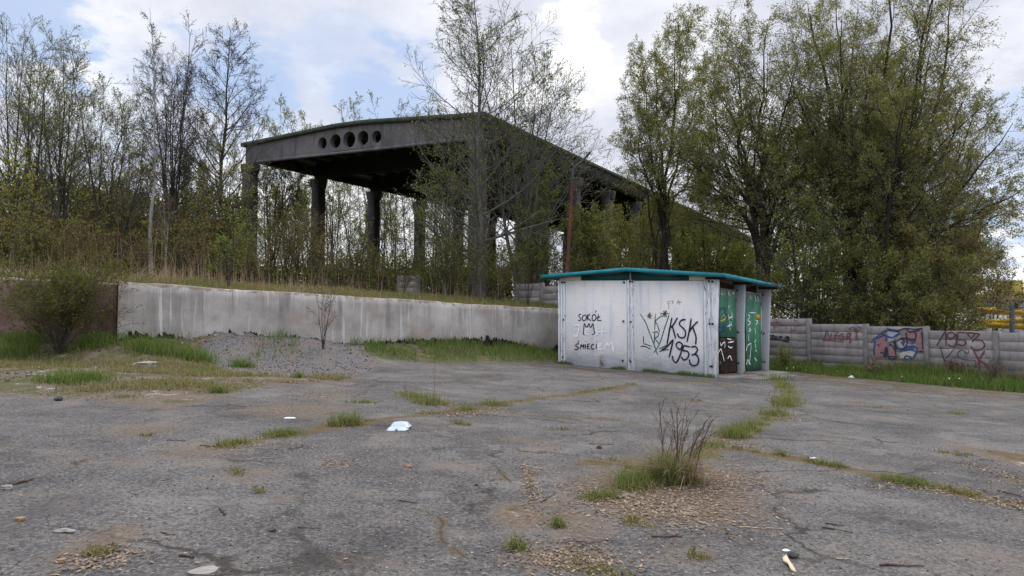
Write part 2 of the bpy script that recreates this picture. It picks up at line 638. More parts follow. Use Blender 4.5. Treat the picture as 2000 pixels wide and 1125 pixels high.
def m_wall(n):
    p = n.pos()
    s1 = streaky(n, (*wd_, 0), p, 2.6, .30)
    s2 = streaky(n, (*wd_, 0), p, 9.0, .45, 4.0)
    bl = n.noise(p, 1.2, 6, .65)
    c = n.ramp(bl, [(.3, (.26, .24, .22)), (.5, (.38, .355, .33)), (.72, (.50, .475, .45))])
    h = n.attr('hgt')
    top = n.step(h, .30, 1.02, .25, 1.0)
    c = n.mix(n.math('MULTIPLY', n.step(s1, .50, .68, 0, .75), top), c, (.135, .125, .118))
    c = n.mix(n.math('MULTIPLY', n.step(s2, .54, .70, 0, .65), top), c, (.17, .155, .145))
    c = n.mix(n.math('MULTIPLY', n.step(s2, .44, .30, 0, .8), n.step(h, .1, .5)), c, (.62, .61, .60))
    c = n.mix(n.step(n.noise(p, .9, 4, .6), .50, .64, 0, .6), c, (.31, .245, .205))
    c = n.mix(n.step(n.noise(p, 16.0, 4, .7), .58, .75, 0, .35), c, (.2, .19, .18))
    sp = n.vor(p, 22.0)
    c = n.mix(n.math('MULTIPLY', n.step(sp, .14, .08), n.step(n.noise(p, 4.0), .52, .6)), c, (.10, .095, .09))
    edge = n.math('ADD', h, n.math('MULTIPLY', n.math('SUBTRACT', n.noise(p, 5.0, 5, .7), .5), .28))
    c = n.mix(n.step(edge, .975, 1.015, 0, .9), c, n.mix(n.noise(p, 7.0, 4, .7), (.10, .075, .055), (.27, .215, .165)))
    # bitumen at the foot
    tn = n.math('ADD', n.math('MULTIPLY', n.math('SUBTRACT', n.noise(p, 3.4, 5, .7), .5), .60), n.math('MULTIPLY', n.math('SUBTRACT', streaky(n, (*wd_, 0), p, 16., 1.2, 7.), .5), .35))
    th = n.math('SUBTRACT', n.math('ADD', n.attr('soilh'), tn), n.math('MULTIPLY', n.attr('tar'), .34))
    c = n.mix(n.step(th, .02, -.02, 0, 1), c, (.006, .006, .007))
    b = n.bump(n.math('ADD', n.noise(p, 30.0, 4, .7), n.math('MULTIPLY', n.noise(p, 5.0, 4, .6), 1.5)), .5, .015)
    return principled(n, c, .92, b)


def m_wall_brown(n):
    p = n.pos()
    bl = n.noise(p, 1.6, 6, .65)
    c = n.ramp(bl, [(.3, (.085, .055, .045)), (.52, (.15, .095, .077)), (.75, (.23, .16, .135))])
    c = n.mix(n.step(streaky(n, (.99, .07, 0), p, 1.5, 3.5, 2.0), .55, .68, 0, .45), c, (.31, .245, .215))
    c = n.mix(n.step(n.noise(p, 9.0, 5, .7), .55, .72, 0, .5), c, (.075, .055, .047))
    h = n.attr('hgt')
    c = n.mix(n.step(h, .985, 1.012, 0, .85), c, (.22, .19, .16))
    return principled(n, c, .93, n.bump(n.noise(p, 18.0, 5, .7), .7, .02))


material('wall_concrete', m_wall)
material('wall_brown', m_wall_brown)


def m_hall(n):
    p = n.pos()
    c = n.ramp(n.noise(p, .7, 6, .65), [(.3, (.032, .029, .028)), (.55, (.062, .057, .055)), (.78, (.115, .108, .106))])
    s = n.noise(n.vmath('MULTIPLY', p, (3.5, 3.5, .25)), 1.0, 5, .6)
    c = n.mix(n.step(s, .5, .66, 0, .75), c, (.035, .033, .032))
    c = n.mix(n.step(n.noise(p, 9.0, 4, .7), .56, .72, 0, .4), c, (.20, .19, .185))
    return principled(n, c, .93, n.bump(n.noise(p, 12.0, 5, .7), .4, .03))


def m_gable(n):
    p = n.pos()
    c = n.ramp(n.noise(p, .5, 6, .65), [(.3, (.07, .066, .068)), (.55, (.13, .124, .128)), (.78, (.20, .194, .204))])
    s = n.noise(n.vmath('MULTIPLY', p, (2.5, 2.5, .3)), 1.0, 5, .6)
    c = n.mix(n.step(s, .5, .64, 0, .7), c, (.06, .056, .056))
    c = n.mix(n.step(n.noise(p, 1.1, 5, .7), .56, .70, 0, .6), c, (.085, .068, .055))
    return principled(n, c, .93, n.bump(n.noise(p, 12.0, 5, .7), .35, .03))


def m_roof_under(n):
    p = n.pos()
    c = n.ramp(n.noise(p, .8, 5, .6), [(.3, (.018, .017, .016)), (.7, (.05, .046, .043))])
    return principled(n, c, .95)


def m_roof_moss(n):
    p = n.pos()
    c = n.ramp(n.noise(p, 1.4, 6, .7), [(.3, (.025, .028, .022)), (.5, (.06, .068, .05)), (.75, (.085, .105, .06))])
    return principled(n, c, .96, n.bump(n.noise(p, 7.0, 5, .7), .8, .08))


material('hall_concrete', m_hall)
material('gable_concrete', m_gable)
material('roof_under', m_roof_under)
material('roof_moss', m_roof_moss)


def m_booth(n):
    p = n.pos()
    c = n.ramp(n.noise(p, .9, 5, .6), [(.3, (.63, .635, .65)), (.5, (.70, .69, .685)), (.72, (.76, .72, .66))])
    c = n.mix(n.step(n.noise(n.vmath('MULTIPLY', p, (2., 2., 30.)), 1.0, 4, .6), .50, .72, 0, .35), c, (.55, .57, .61))
    st = n.noise(n.vmath('MULTIPLY', p, (6., 6., .5)), 1.0, 5, .62)
    c = n.mix(n.step(st, .50, .68, 0, .6), c, (.46, .51, .60))
    c = n.mix(n.step(n.noise(p, 1.7, 6, .68), .53, .66, 0, .5), c, (.52, .58, .68))
    h = n.attr('hgt')
    dirt = n.math('ADD', h, n.math('MULTIPLY', n.math('SUBTRACT', n.noise(n.vmath('MULTIPLY', p, (1., 1., 3.)), 2.2, 6, .7), .5), .9))
    c = n.mix(n.step(dirt, .62, .02, 0, .8), c, (.32, .345, .38))
    ch = n.noise(n.vmath('MULTIPLY', p, (1., 1., 6.)), 8.0, 5, .75)
    c = n.mix(n.math('MULTIPLY', n.step(ch, .60, .66), n.step(dirt, .75, .25, .12, 1)), c, (.22, .22, .23))
    rs = n.vmath('DISTANCE', n.vmath('MULTIPLY', p, (1, 1, .55)), tuple(np.array(RUST) * np.array([1, 1, .55])))
    c = n.mix(n.math('MULTIPLY', n.step(rs, .16, .0), n.step(n.noise(p, 9., 4, .7), .35, .6)), c, (.12, .085, .065))
    return principled(n, c, .8, n.bump(n.math('ADD', n.noise(n.vmath('MULTIPLY', p, (4., 4., 60.)), 1.0, 3), n.noise(p, 22.0, 4)), .35, .008))


def m_booth_rib(n):
    p = n.pos()
    c = n.ramp(n.noise(p, 1.5, 5, .6), [(.3, (.60, .63, .67)), (.7, (.74, .74, .745))])
    ch = n.noise(n.vmath('MULTIPLY', p, (16., 16., 2.4)), 1.0, 6, .72)
    c = n.mix(n.step(ch, .53, .60, 0, .75), c, (.34, .37, .40))
    c = n.mix(n.step(n.noise(n.vmath('MULTIPLY', p, (9., 9., 3.)), 1.3, 5, .7), .60, .66), c, (.17, .17, .175))
    return principled(n, c, .85, n.bump(ch, .6, .01))


def m_door_wall(n):
    p = n.pos()
    c = n.ramp(n.noise(p, 1.1, 5, .6), [(.3, (.64, .60, .52)), (.7, (.78, .75, .68))])
    c = n.mix(n.step(n.noise(n.vmath('MULTIPLY', p, (6., 6., .6)), 1., 5), .55, .7, 0, .35), c, (.5, .5, .5))
    return principled(n, c, .8)


def m_green_door(n):
    p = n.pos()
    c = n.ramp(n.noise(p, 2.5, 6, .65), [(.3, (.04, .17, .10)), (.55, (.07, .25, .15)), (.8, (.11, .31, .20))])
    z = n.attr('hgt')
    pe = n.noise(n.vmath('MULTIPLY', p, (22., 22., 5.)), 1.0, 5, .7)
    c = n.mix(n.math('MULTIPLY', n.step(pe, .48, .58), n.step(z, .86, .95)), c, (.42, .42, .40))
    c = n.mix(n.math('MULTIPLY', n.step(pe, .62, .70), n.step(z, .6, .3)), c, (.30, .42, .36))
    c = n.mix(n.step(z, .10, .0, 0, .6), c, (.06, .05, .04))
    return principled(n, c, .55, n.bump(n.noise(p, 14.0, 4), .25, .006))


def m_louvre(n):
    p = n.pos()
    c = n.ramp(n.noise(p, 4.0, 6, .7), [(.3, (.018, .020, .016)), (.5, (.035, .026, .02)), (.62, (.075, .030, .018)), (.8, (.03, .06, .04))])
    return principled(n, c, .75)


def m_cyan(n):
    p = n.pos()
    c = n.ramp(n.noise(p, 1.8, 6, .65), [(.3, (.008, .13, .16)), (.55, (.012, .22, .27)), (.8, (.03, .30, .36))])
    x = n.vmath('DOT_PRODUCT', p, (1, 0, 0))
    wear = n.math('ADD', n.noise(p, 6.0, 5, .7), n.step(x, 6.4, 8.8, -.10, .24))
    c = n.mix(n.step(wear, .60, .70), c, (.045, .055, .062))
    return principled(n, c, .5)


def flat(col, rough=.85, var=.25, sc=6.0, metal=0.0):
    def f(n):
        p = n.pos()
        nz = n.noise(p, sc, 5, .65)
        a = tuple(q * (1 - var) for q in col)
        b = tuple(min(1, q * (1 + var)) for q in col)
        return principled(n, n.ramp(nz, [(.3, a), (.7, b)]), rough, n.bump(n.noise(p, sc * 3, 4), .2, .005), metal)
    return f


material('cyan_roof', m_cyan)
material('green_fascia', flat((.012, .075, .065), .6, .35, 3))
material('roof_felt', flat((.10, .105, .11), .9, .35, 2))
material('eave_wood', flat((.045, .028, .020), .9, .4, 4))
material('booth_rib', m_booth_rib)
material('door_wall', m_door_wall)
material('green_door', m_green_door)
material('louvre', m_louvre)
material('dark_gap', flat((.012, .012, .012), .95, .2))
material('bolt', flat((.03, .027, .026), .8, .3))
material('cream_wall', flat((.66, .60, .51), .85, .12, 2))
material('step_concrete', flat((.20, .185, .165), .92, .3, 5))
material('black_paint', flat((.014, .015, .022), .7, .3, 12))
material('green_paint', flat((.035, .10, .045), .7, .35, 12))
material('white_paint', flat((.80, .82, .87), .7, .08, 12))
material('grey_paint', flat((.36, .37, .39), .8, .3, 20))
material('red_paint', flat((.17, .045, .06), .8, .35, 14))
material('pale_red_paint', flat((.24, .10, .12), .85, .25, 14))
material('maroon_paint', flat((.095, .04, .055), .8, .3, 14))
material('blue_paint', flat((.035, .075, .19), .8, .4, 14))
material('navy_paint', flat((.035, .036, .062), .8, .4, 14))
material('pink_paint', flat((.28, .155, .15), .85, .25, 8))
material('sky_paint', flat((.32, .36, .44), .85, .2, 8))
material('sand_paint', flat((.42, .41, .36), .85, .2, 8))
material('yellow_paint', flat((.45, .40, .10), .8, .3, 8))
material('orange_plate', flat((.72, .33, .03), .5, .1, 8))


def m_fence(n):
    p = n.pos()
    r = n.island()
    c = n.ramp(n.noise(p, 1.6, 6, .65), [(.3, (.17, .155, .152)), (.55, (.275, .255, .25)), (.78, (.37, .345, .335))])
    c = n.hsv(c, .5, 1.0, n.step(r, 0, 1, .70, 1.12))
    st = n.noise(n.vmath('MULTIPLY', p, (7., 7., .7)), 1.0, 5, .62)
    c = n.mix(n.step(st, .5, .68, 0, .55), c, (.15, .14, .145))
    c = n.mix(n.step(n.noise(p, 12., 5, .7), .58, .72, 0, .5), c, (.12, .115, .11))
    return principled(n, c, .92, n.bump(n.noise(p, 20.0, 5, .7), .4, .012))


def m_rust(n):
    p = n.pos()
    c = n.ramp(n.noise(n.vmath('MULTIPLY', p, (3., 3., 1.)), 3.0, 6, .7), [(.3, (.05, .026, .022)), (.55, (.12, .050, .038)), (.8, (.20, .11, .09))])
    return principled(n, c, .85, n.bump(n.noise(p, 30.0, 4), .4, .006), .15)


material('fence_concrete', m_fence)
material('post_concrete', flat((.17, .16, .16), .93, .35, 4))
material('rust', m_rust)
material('lamp_grey', flat((.045, .047, .05), .6, .3, 6))
material('slide_yellow', flat((.62, .38, .02), .4, .15, 2))
material('blue_steel', flat((.09, .10, .14), .5, .2, 2))
material('house_white', flat((.55, .56, .58), .85, .1, 1))
material('house_yellow', flat((.34, .26, .06), .85, .2, 1))
material('thatch', flat((.23, .16, .075), .95, .4, 3))
material('window_dark', flat((.05, .055, .06), .25, .2, 2))
material('box_white', lambda n: principled(n, n.ramp(n.noise(n.pos(), 20., 3), [(.3, (.38, .44, .52)), (.7, (.48, .53, .60))]), .35, spec=.5))
material('stick', flat((.085, .058, .045), .9, .45, 30))
material('stick_pale', flat((.36, .29, .21), .9, .3, 30))
material('stone_pale', flat((.26, .24, .215), .9, .25, 25))
material('stone_dark', flat((.05, .048, .048), .9, .3, 25))
material('ochre', flat((.27, .17, .09), .9, .3, 25))
material('brick_red', flat((.42, .13, .06), .9, .3, 25))
material('paper_beige', flat((.62, .50, .36), .8, .15, 15))
material('paper_white', flat((.78, .80, .84), .7, .08, 15))


def bark(name, a, b, green=None):
    def f(n):
        p = n.pos()
        c = n.ramp(n.noise(n.vmath('MULTIPLY', p, (6., 6., 1.6)), 2.0, 6, .7), [(.3, a), (.72, b)])
        if green:
            c = n.mix(n.step(n.noise(p, 2.5, 4, .6), .48, .64, 0, .7), c, green)
        return principled(n, c, .95, n.bump(n.noise(n.vmath('MULTIPLY', p, (8., 8., 2.)), 3.0, 5), .5, .02), spec=.15)
    return material(name, f)


bark('bark_dark', (.028, .024, .020), (.085, .075, .062), (.045, .05, .028))
bark('bark_black', (.018, .015, .013), (.055, .047, .040))
bark('bark_grey', (.06, .056, .052), (.17, .16, .15), (.085, .095, .06))
bark('bark_pale', (.15, .145, .14), (.36, .35, .34))
bark('twig_grey', (.06, .054, .05), (.13, .118, .11))
bark('twig_brown', (.075, .048, .034), (.17, .115, .08))


def leaf(name, cols, trans=.35):
    def f(n):
        r = n.island()
        st = [(i / (len(cols) - 1), c) for i, c in enumerate(cols)]
        c = n.ramp(r, st)
        d = n.new('ShaderNodeBsdfDiffuse')
        n.put(d.inputs['Color'], c)
        t = n.new('ShaderNodeBsdfTranslucent')
        n.put(t.inputs['Color'], n.hsv(c, .49, 1.05, 1.15))
        mx = n.new('ShaderNodeMixShader')
        mx.inputs[0].default_value = trans
        n.t.links.new(d.outputs[0], mx.inputs[1])
        n.t.links.new(t.outputs[0], mx.inputs[2])
        return mx.outputs[0]
    return material(name, f)


leaf('leaf_fresh', [(.09, .16, .03), (.15, .23, .042), (.21, .29, .06), (.12, .18, .05)], .45)
leaf('leaf_yellow', [(.17, .18, .03), (.27, .27, .042), (.34, .31, .05), (.18, .22, .042)], .45)
leaf('leaf_olive', [(.13, .135, .042), (.21, .205, .06), (.29, .265, .085), (.16, .19, .05)], .5)
leaf('leaf_tan', [(.25, .215, .08), (.33, .275, .10), (.20, .20, .06), (.42, .345, .145)], .5)
leaf('leaf_bush', [(.06, .075, .022), (.10, .115, .03), (.16, .17, .04), (.08, .075, .03)], .35)
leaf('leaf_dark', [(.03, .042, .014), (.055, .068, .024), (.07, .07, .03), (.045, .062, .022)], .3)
leaf('leaf_brown', [(.09, .055, .034), (.14, .088, .052), (.10, .08, .04), (.17, .115, .07)], .3)
leaf('conifer_green', [(.012, .022, .012), (.025, .04, .02), (.035, .05, .025), (.02, .03, .016)], .15)
leaf('grass', [(.085, .125, .035), (.13, .18, .048), (.18, .22, .065), (.26, .23, .11), (.10, .145, .04)], .45)
leaf('grass_lush', [(.05, .105, .022), (.08, .155, .03), (.11, .195, .04), (.17, .205, .065), (.24, .21, .11)], .45)
leaf('grass_dull', [(.11, .13, .04), (.17, .17, .06), (.25, .205, .10), (.34, .27, .155), (.13, .155, .045)], .4)
leaf('straw', [(.20, .145, .085), (.30, .225, .14), (.40, .315, .21), (.16, .11, .065)], .3)
leaf('reed_brown', [(.12, .075, .045), (.20, .135, .085), (.28, .20, .135), (.09, .06, .04)], .25)
leaf('dead_leaf', [(.11, .078, .052), (.20, .145, .10), (.31, .245, .18), (.15, .10, .062), (.40, .33, .25)], .1)
leaf('flower_white', [(.7, .7, .68), (.8, .8, .8)], .3)
leaf('flower_yellow', [(.65, .5, .03), (.7, .55, .04)], .3)

# ------------------------------------------------------------------ ground sheet
th = np.concatenate([np.linspace(-180, -52, 26, endpoint=False), np.linspace(-52, 52, 760, endpoint=False), np.linspace(52, 180, 26, endpoint=False)])
th = np.radians(th)
rr = np.concatenate([np.linspace(.25, 2.6, 9, endpoint=False), 2.6 * 1.0062 ** np.arange(0, 455)])
r_end = rr[-1]
rr = np.concatenate([rr, r_end * 1.11 ** np.arange(1, 36)])
TH, RRm = np.meshgrid(th, rr)
gx, gy = RRm * np.sin(TH), RRm * np.cos(TH)
gzv = H(gx, gy)
x1, y1 = gx.ravel(), gy.ravel()
s_all = wall_s(x1, y1)
yard = sstep(s_all, -0.1, 0.05)
crack = np.zeros_like(x1)
moss = np.zeros_like(x1)
wx = x1 + .10 * (fbm(x1 * 2.2, y1 * 2.2, 71, 3) - .5) * 2
wy = y1 + .16 * (fbm(x1 * 2.2, y1 * 2.2, 72, 3) - .5) * 2
for pts, wd in CRACKS_G:
    d = poly_dist(wx, wy, pts)
    moss = np.maximum(moss, (.9 if wd > .05 else .5) * np.exp(-(d / (wd * 1.5 + .02)) ** 2) * (.25 + .95 * fbm(x1 * 1.7, y1 * 1.7, 48, 3)))
    crack = np.maximum(crack, .85 * np.exp(-(d / (.010 + .018 * np.hypot(x1, y1) / 10)) ** 2))
for pts, wd in MOSS_G:
    d = poly_dist(wx, wy, pts)
    moss = np.maximum(moss, .9 * np.exp(-(d / wd) ** 2) * (.05 + 1.25 * fbm(x1 * 1.3, y1 * 2.2, 44, 4)))
soil = np.maximum(poly_mask(x1, y1, SOIL_POLY, .5), spot_mask(x1, y1, SOIL_SPOTS))
dark = spot_mask(x1, y1, DARK_SPOTS)
gravel = poly_mask(x1, y1, GRAVEL_POLY, .35)
right_side = sstep(x1, 8.0, 10.0)
grassm = np.where(s_all < 0, 1.0, 0.0) * (1 - right_side)
strip = (1 - sstep(s_all, .9, 2.4)) * sstep(s_all, -.2, 0) * sstep(x1, -4.6, -3.4)
grassm = np.maximum(grassm, strip)
lp = (1 - sstep(np.abs(fbm(x1 * .9, y1 * .9, 81, 3) - .62), .05, .14)) * soil * (x1 < -3) * .9 * (y1 > 9)
grassm = np.maximum(grassm, lp)
# fence line foot
FA, FB = gp(1540, 722), gp(1950, 760)
fdir = (FB - FA)[:2] / np.linalg.norm((FB - FA)[:2])
fnrm = np.array([fdir[1], -fdir[0]])
if fnrm[1] > 0:
    fnrm = -fnrm
FS = lambda x, y: (x - FA[0]) * fnrm[0] + (y - FA[1]) * fnrm[1]
fs = FS(x1, y1)
fmask = (1 - sstep(fs, 1.0, 1.9)) * sstep(x1, 8.6, 9.2)
grassm = np.maximum(grassm, fmask)
moss = np.maximum(moss, .75 * (1 - sstep(np.abs(fs - 2.4), .3, 1.3)) * sstep(x1, 8.3, 9.2) * (.1 + 1.3 * fbm(x1 * 1.1, y1 * 1.9, 45, 4)))
grassm = np.maximum(grassm, sstep(np.hypot(x1, y1), 36, 40))
soil = soil * yard
idx = np.arange(len(th) * len(rr)).reshape(len(rr), len(th))
nx = np.roll(idx, -1, 1)
gq = np.stack([idx[:-1], idx[1:], nx[1:], nx[:-1]], -1).reshape(-1, 4)
inner = idx[0][::-1]
V = np.stack([x1, y1, gzv.ravel()], -1)
loops = np.concatenate([gq[:, ::-1].ravel(), inner])
sizes = np.concatenate([np.full(len(gq), 4), [len(inner)]])
me = mesh_arrays('ground', V, loops, sizes, [MATS['ground']], None, True,
                 dict(crack=crack * yard, moss=moss * yard, soil=soil, gravel=gravel * yard, grassm=grassm, dark=dark))
# face up
ground = link('ground', me)
ground['kind'] = 'structure'
ground['label'] = 'cracked weathered asphalt yard with moss, bare soil and a raised grassy bank'


# ------------------------------------------------------------------ retaining wall
def sweep_wall(name, pts2, h_fn, thick, mat, label, step=.11, seed=0, tar=None):
    pts2 = np.array(pts2, float)
    seg = np.linalg.norm(np.diff(pts2, axis=0), axis=1)
    cum = np.concatenate([[0], np.cumsum(seg)])
    n = int(cum[-1] / step) + 1
    t = np.linspace(0, cum[-1], n)
    X = np.interp(t, cum, pts2[:, 0])
    Y = np.interp(t, cum, pts2[:, 1])
    dx, dy = np.gradient(X), np.gradient(Y)
    L = np.hypot(dx, dy)
    nxn, nyn = -dy / L, dx / L              # away from the yard
    flip = 1.0
    h = h_fn(X)
    chip = .05 * (fbm(t * 1.3, t * 0 + 3, 5 + seed, 4) - .5) + .05 * np.minimum(0, vnoise(t * 3.1, t * 0 + 9, 8 + seed) - .35) + .07 * (fbm(t * .25, t * 0 + 1, 15 + seed, 2) - .5)
    base = slope(X)
    prof = [(0, k) for k in np.linspace(0, 1, 14)] + [(.12, 1.012), (.5, 1.02), (.88, 1.012), (1, 1.0), (1, .3)]
    V, hg, sh, tr = [], [], [], []
    soil_z = H(X - nxn * .04, Y - nyn * .04)
    for (o, k) in prof:
        z0 = base - .5
        z = z0 + (h + .5) * k + (chip if k > .95 else 0)
        wob = .018 * (fbm(t * .9, t * 0 + k * 5, 60 + seed, 3) - .5) * 2
        if k >= 1.0 and o == 0:
            wob = wob + .02 * vnoise(t * 5, t * 0, 77)
        V.append(np.stack([X + nxn * (o * thick + wob), Y + nyn * (o * thick + wob), z], -1))
        hg.append((z - base) / h)
        sh.append(z - soil_z)
        tr.append(tar(X) if tar else np.zeros_like(X))
    m = len(prof)
    V = np.stack(V, 1)
    I = np.arange(n * m).reshape(n, m)
    q = np.stack([I[:-1, :-1], I[1:, :-1], I[1:, 1:], I[:-1, 1:]], -1).reshape(-1, 4)
    loops = np.concatenate([q.ravel(), I[0][::-1], I[-1]])
    sizes = np.concatenate([np.full(len(q), 4), [m, m]])
    st = lambda a: np.stack(a, 1).ravel()
    me = mesh_arrays(name, V.reshape(-1, 3), loops, sizes, [mat], None, False, dict(hgt=st(hg), soilh=st(sh), tar=st(tr)))
    o = link(name, me)
    return tag(o, label, 'wall')


W1, W2 = np.array(WALL[1]), np.array(WALL[2])
tarf = lambda X: sstep(X, -4.4, -3.6) * (.12 + .85 * vnoise(X * 1.1, X * 0, 4)) + .4 * sstep(X, -9.2, -8.8) * (1 - sstep(X, -8.2, -7.6))
sweep_wall('retaining_wall', [W1, W2 + (W2 - W1) * .25], lambda X: WALL_H + 0 * X, .38, MATS['wall_concrete'], 'long pale concrete retaining wall streaked grey, black tar along its foot', seed=1, tar=tarf)
sweep_wall('retaining_wall', [(-40.0, 13.62), tuple(W1 - (np.array(WALL[1]) - np.array(WALL[0])) / 31.1 * .03)], lambda X: WALL_H - .01 + 0 * X, .36, MATS['wall_brown'],
           'brown rough retaining wall behind the leafy bush, joining the pale wall', seed=5)

# ------------------------------------------------------------------ booth
A0, B0, C0 = gp(1090, 710), gp(1398, 738), gp(1503, 722)
e1 = (B0 - A0)[:2]
LA = np.linalg.norm(e1)
e1 = e1 / LA
e2 = np.array([-e1[1], e1[0]])
# length so that the far corner lands on its column
tC = (C0[0] - 1000) / F if False else (1500 - 1000) / F
LB = (tC * B0[1] - B0[0]) / (e2[0] - tC * e2[1])


def TB(a, b, z):
    x = A0[0] + a * e1[0] + b * e2[0]
    y = A0[1] + a * e1[1] + b * e2[1]
    return (x, y, z - K * x)


E1, E2 = np.array([*e1, 0.0]), np.array([*e2, 0.0])
FRONT_P, FRONT_N = np.array(TB(0, 0, 0)), -E2
REC = .165                                      # recess of the door wall behind the fins
DOOR_P, DOOR_N = np.array(TB(LA - REC, 0, 0)), E1


def front_ab(u, v):
    q = on_plane(u, v, FRONT_P, FRONT_N)
    return float(np.dot(q[:2] - A0[:2], e1)), float(q[2] + K * q[0])


def door_bz(u, v, off=0.0):
    q = on_plane(u, v, DOOR_P + E1 * off, DOOR_N)
    return float(np.dot(q[:2] - A0[:2], e2)), float(q[2] + K * q[0])


_rf = front_ab(1080 + 597 / 6.25, 580 + 800 / 6.25)
RUST = TB(_rf[0], 0, _rf[1])
material('booth_wall', m_booth)

booth = thing('utility_booth', 'white prefab utility booth with turquoise roof edge and graffiti', 'booth', TB(0, 0, 0))
ZT = 2.64
_seam = front_ab(1235, 640)[0]


def booth_panel(name, a0, a1, b0, b1, z0, z1, mat, nx_=24, nz_=20):
    m = MB(TB)
    o = None
    m.box(a0, a1, b0, b1, z0, z1)
    o = m.build(name, mat, booth, .006)
    me = o.data
    at_ = me.attributes.new('hgt', 'FLOAT', 'POINT')
    co = np.empty(len(me.vertices) * 3, dtype=np.float32)
    me.vertices.foreach_get('co', co)
    co = co.reshape(-1, 3)
    at_.data.foreach_set('value', co[:, 2] + K * co[:, 0])
    return o


booth_panel('wall_panel', .30, _seam - .18, 0.0, .12, -.25, ZT, MATS['booth_wall'])
booth_panel('wall_panel', _seam + .06, LA - .34, 0.0, .12, -.25, ZT - .01, MATS['booth_wall'])
for (a0, a1) in [(0, .30), (_seam - .18, _seam + .06), (LA - .34, LA - .10)]:
    m = MB(TB)
    m.box(a0 + .002, a1 - .002, .012, .13, -.25, ZT)
    wdt = a1 - a0
    for k in range(3 if wdt > .25 else 2):
        c = a0 + wdt * (k + .5) / (3 if wdt > .25 else 2)
        m.box(c - .032, c + .032, -.028, .010, -.2, ZT + .012)
    m.build('pilaster', MATS['booth_rib'], booth, .012)
# back and far side, end wall
for bx_ in ((.03, LA - REC, LB - .12, LB, -.25, ZT), (0.0, .12, .135, LB - .125, -.25, ZT)):
    m = MB(TB)
    m.box(*bx_)
    m.build('rear_wall', MATS['booth_wall'], booth)
# door side: fins that widen upward, wall between them
fin_b = [0.0, door_bz(1450, 726, REC)[0], LB - .10]
for i, b in enumerate(fin_b):
    m = MB(TB)
    t = .10
    a_in = LA - REC - .05 if i else LA - .098
    m.hexa([(a_in, b, -.25), (LA - .02, b, -.25), (LA - .02, b + t, -.25), (a_in, b + t, -.25),
            (a_in, b, ZT + .02), (LA + .11, b, ZT + .02), (LA + .11, b + t, ZT + .02), (a_in, b + t, ZT + .02)])
    m.build('fin', MATS['booth_rib' if i == 0 else 'booth_wall'], booth, .008)
for b0, b1 in zip(fin_b[:-1], fin_b[1:]):
    m = MB(TB)
    m.box(LA - REC - .12, LA - REC, b0 + .10, b1, -.2, ZT - .14)
    m.build('door_wall', MATS['door_wall'], booth)
# band under the roof
RIDGE = LA * .5
ROOF_E, ROOF_R = 2.79, 2.99


def roof_z(a):
    return ROOF_R - (ROOF_R - ROOF_E) * abs(a - RIDGE) / (RIDGE + .45)


ga0, ga1 = front_ab(1133, 540)[0], front_ab(1345, 540)[0]
m = MB(TB)
for (a0, a1) in [(.05, ga0), (ga1, LA - .1)]:
    m = MB(TB)
    m.hexa([(a0, .03, ZT + .003), (a1, .03, ZT + .003), (a1, .12, ZT + .003), (a0, .12, ZT + .003),
            (a0, .03, roof_z(a0) - .085), (a1, .03, roof_z(a1) - .085), (a1, .12, roof_z(a1) - .085), (a0, .12, roof_z(a0) - .085)])
    m.build('upper_wall', MATS['cream_wall'], booth)
m = MB(TB)
for (a0, a1) in [(ga0 + .005, RIDGE - .02), (RIDGE + .02, ga1 - .005)]:
    m = MB(TB)
    m.hexa([(a0, .05, ZT + .004), (a1, .05, ZT + .004), (a1, .11, ZT + .004), (a0, .11, ZT + .004),
            (a0, .05, roof_z(a0) - .085), (a1, .05, roof_z(a1) - .085), (a1, .11, roof_z(a1) - .085), (a0, .11, roof_z(a0) - .085)])
    m.build('fascia', MATS['green_fascia'], booth)
m = MB(TB)
m.box(RIDGE - .018, RIDGE + .018, .02, .09, ZT + .004, roof_z(RIDGE) - .088)
m.build('batten', MATS['grey_paint'], booth)
# roof: felt top, soffit, turquoise edge
ov_f, ov_l, ov_r, ov_b = .27, .45, .36, .30
m = MB(TB)
ar, al = LA + ov_r, -ov_l
zl, zr = roof_z(al), roof_z(ar)
for (a0, z0, a1, z1) in [(al, zl, RIDGE, ROOF_R), (RIDGE, ROOF_R, ar, zr)]:
    m.hexa([(a0, -ov_f + .03, z0 - .07), (a1, -ov_f + .03, z1 - .07), (a1, LB + ov_b, z1 - .07), (a0, LB + ov_b, z0 - .07),
            (a0, -ov_f + .03, z0), (a1, -ov_f + .03, z1), (a1, LB + ov_b, z1), (a0, LB + ov_b, z0)])
roof = m.build('roof', MATS['roof_felt'], booth, weld=True)
m = MB(TB)
for (a0, z0, a1, z1) in [(al, zl, RIDGE, ROOF_R), (RIDGE, ROOF_R, ar, zr)]:
    m.hexa([(a0, -ov_f, z0 - .095), (a1, -ov_f, z1 - .095), (a1, -ov_f + .027, z1 - .095), (a0, -ov_f + .027, z0 - .095),
            (a0, -ov_f, z0 + .012), (a1, -ov_f, z1 + .012), (a1, -ov_f + .027, z1 + .012), (a0, -ov_f + .027, z0 + .012)])
m.build('roof_edge', MATS['cyan_roof'], booth, weld=True)
for (a0, a1, z) in ((ar + .003, ar + .03, zr), (al - .03, al - .003, zl)):
    m = MB(TB)
    m.box(a0, a1, -ov_f, LB + ov_b, z - .095, z + .012)
    m.build('roof_edge', MATS['cyan_roof'], booth)
m = MB(TB)
for b in fin_b:
    m = MB(TB)
    m.box(LA - REC - .1, LA + .30, b + .015, b + .10, ZT + .024, roof_z(LA + .30) - .074)
    m.build('eave_beam', MATS['eave_wood'], booth)
m = MB(TB)
m.box(LA - REC - .14, LA - REC - .125, .15, LB - .2, ZT - .2, roof_z(LA) - .08)
m.build('vent_strip', MATS['eave_wood'], booth)

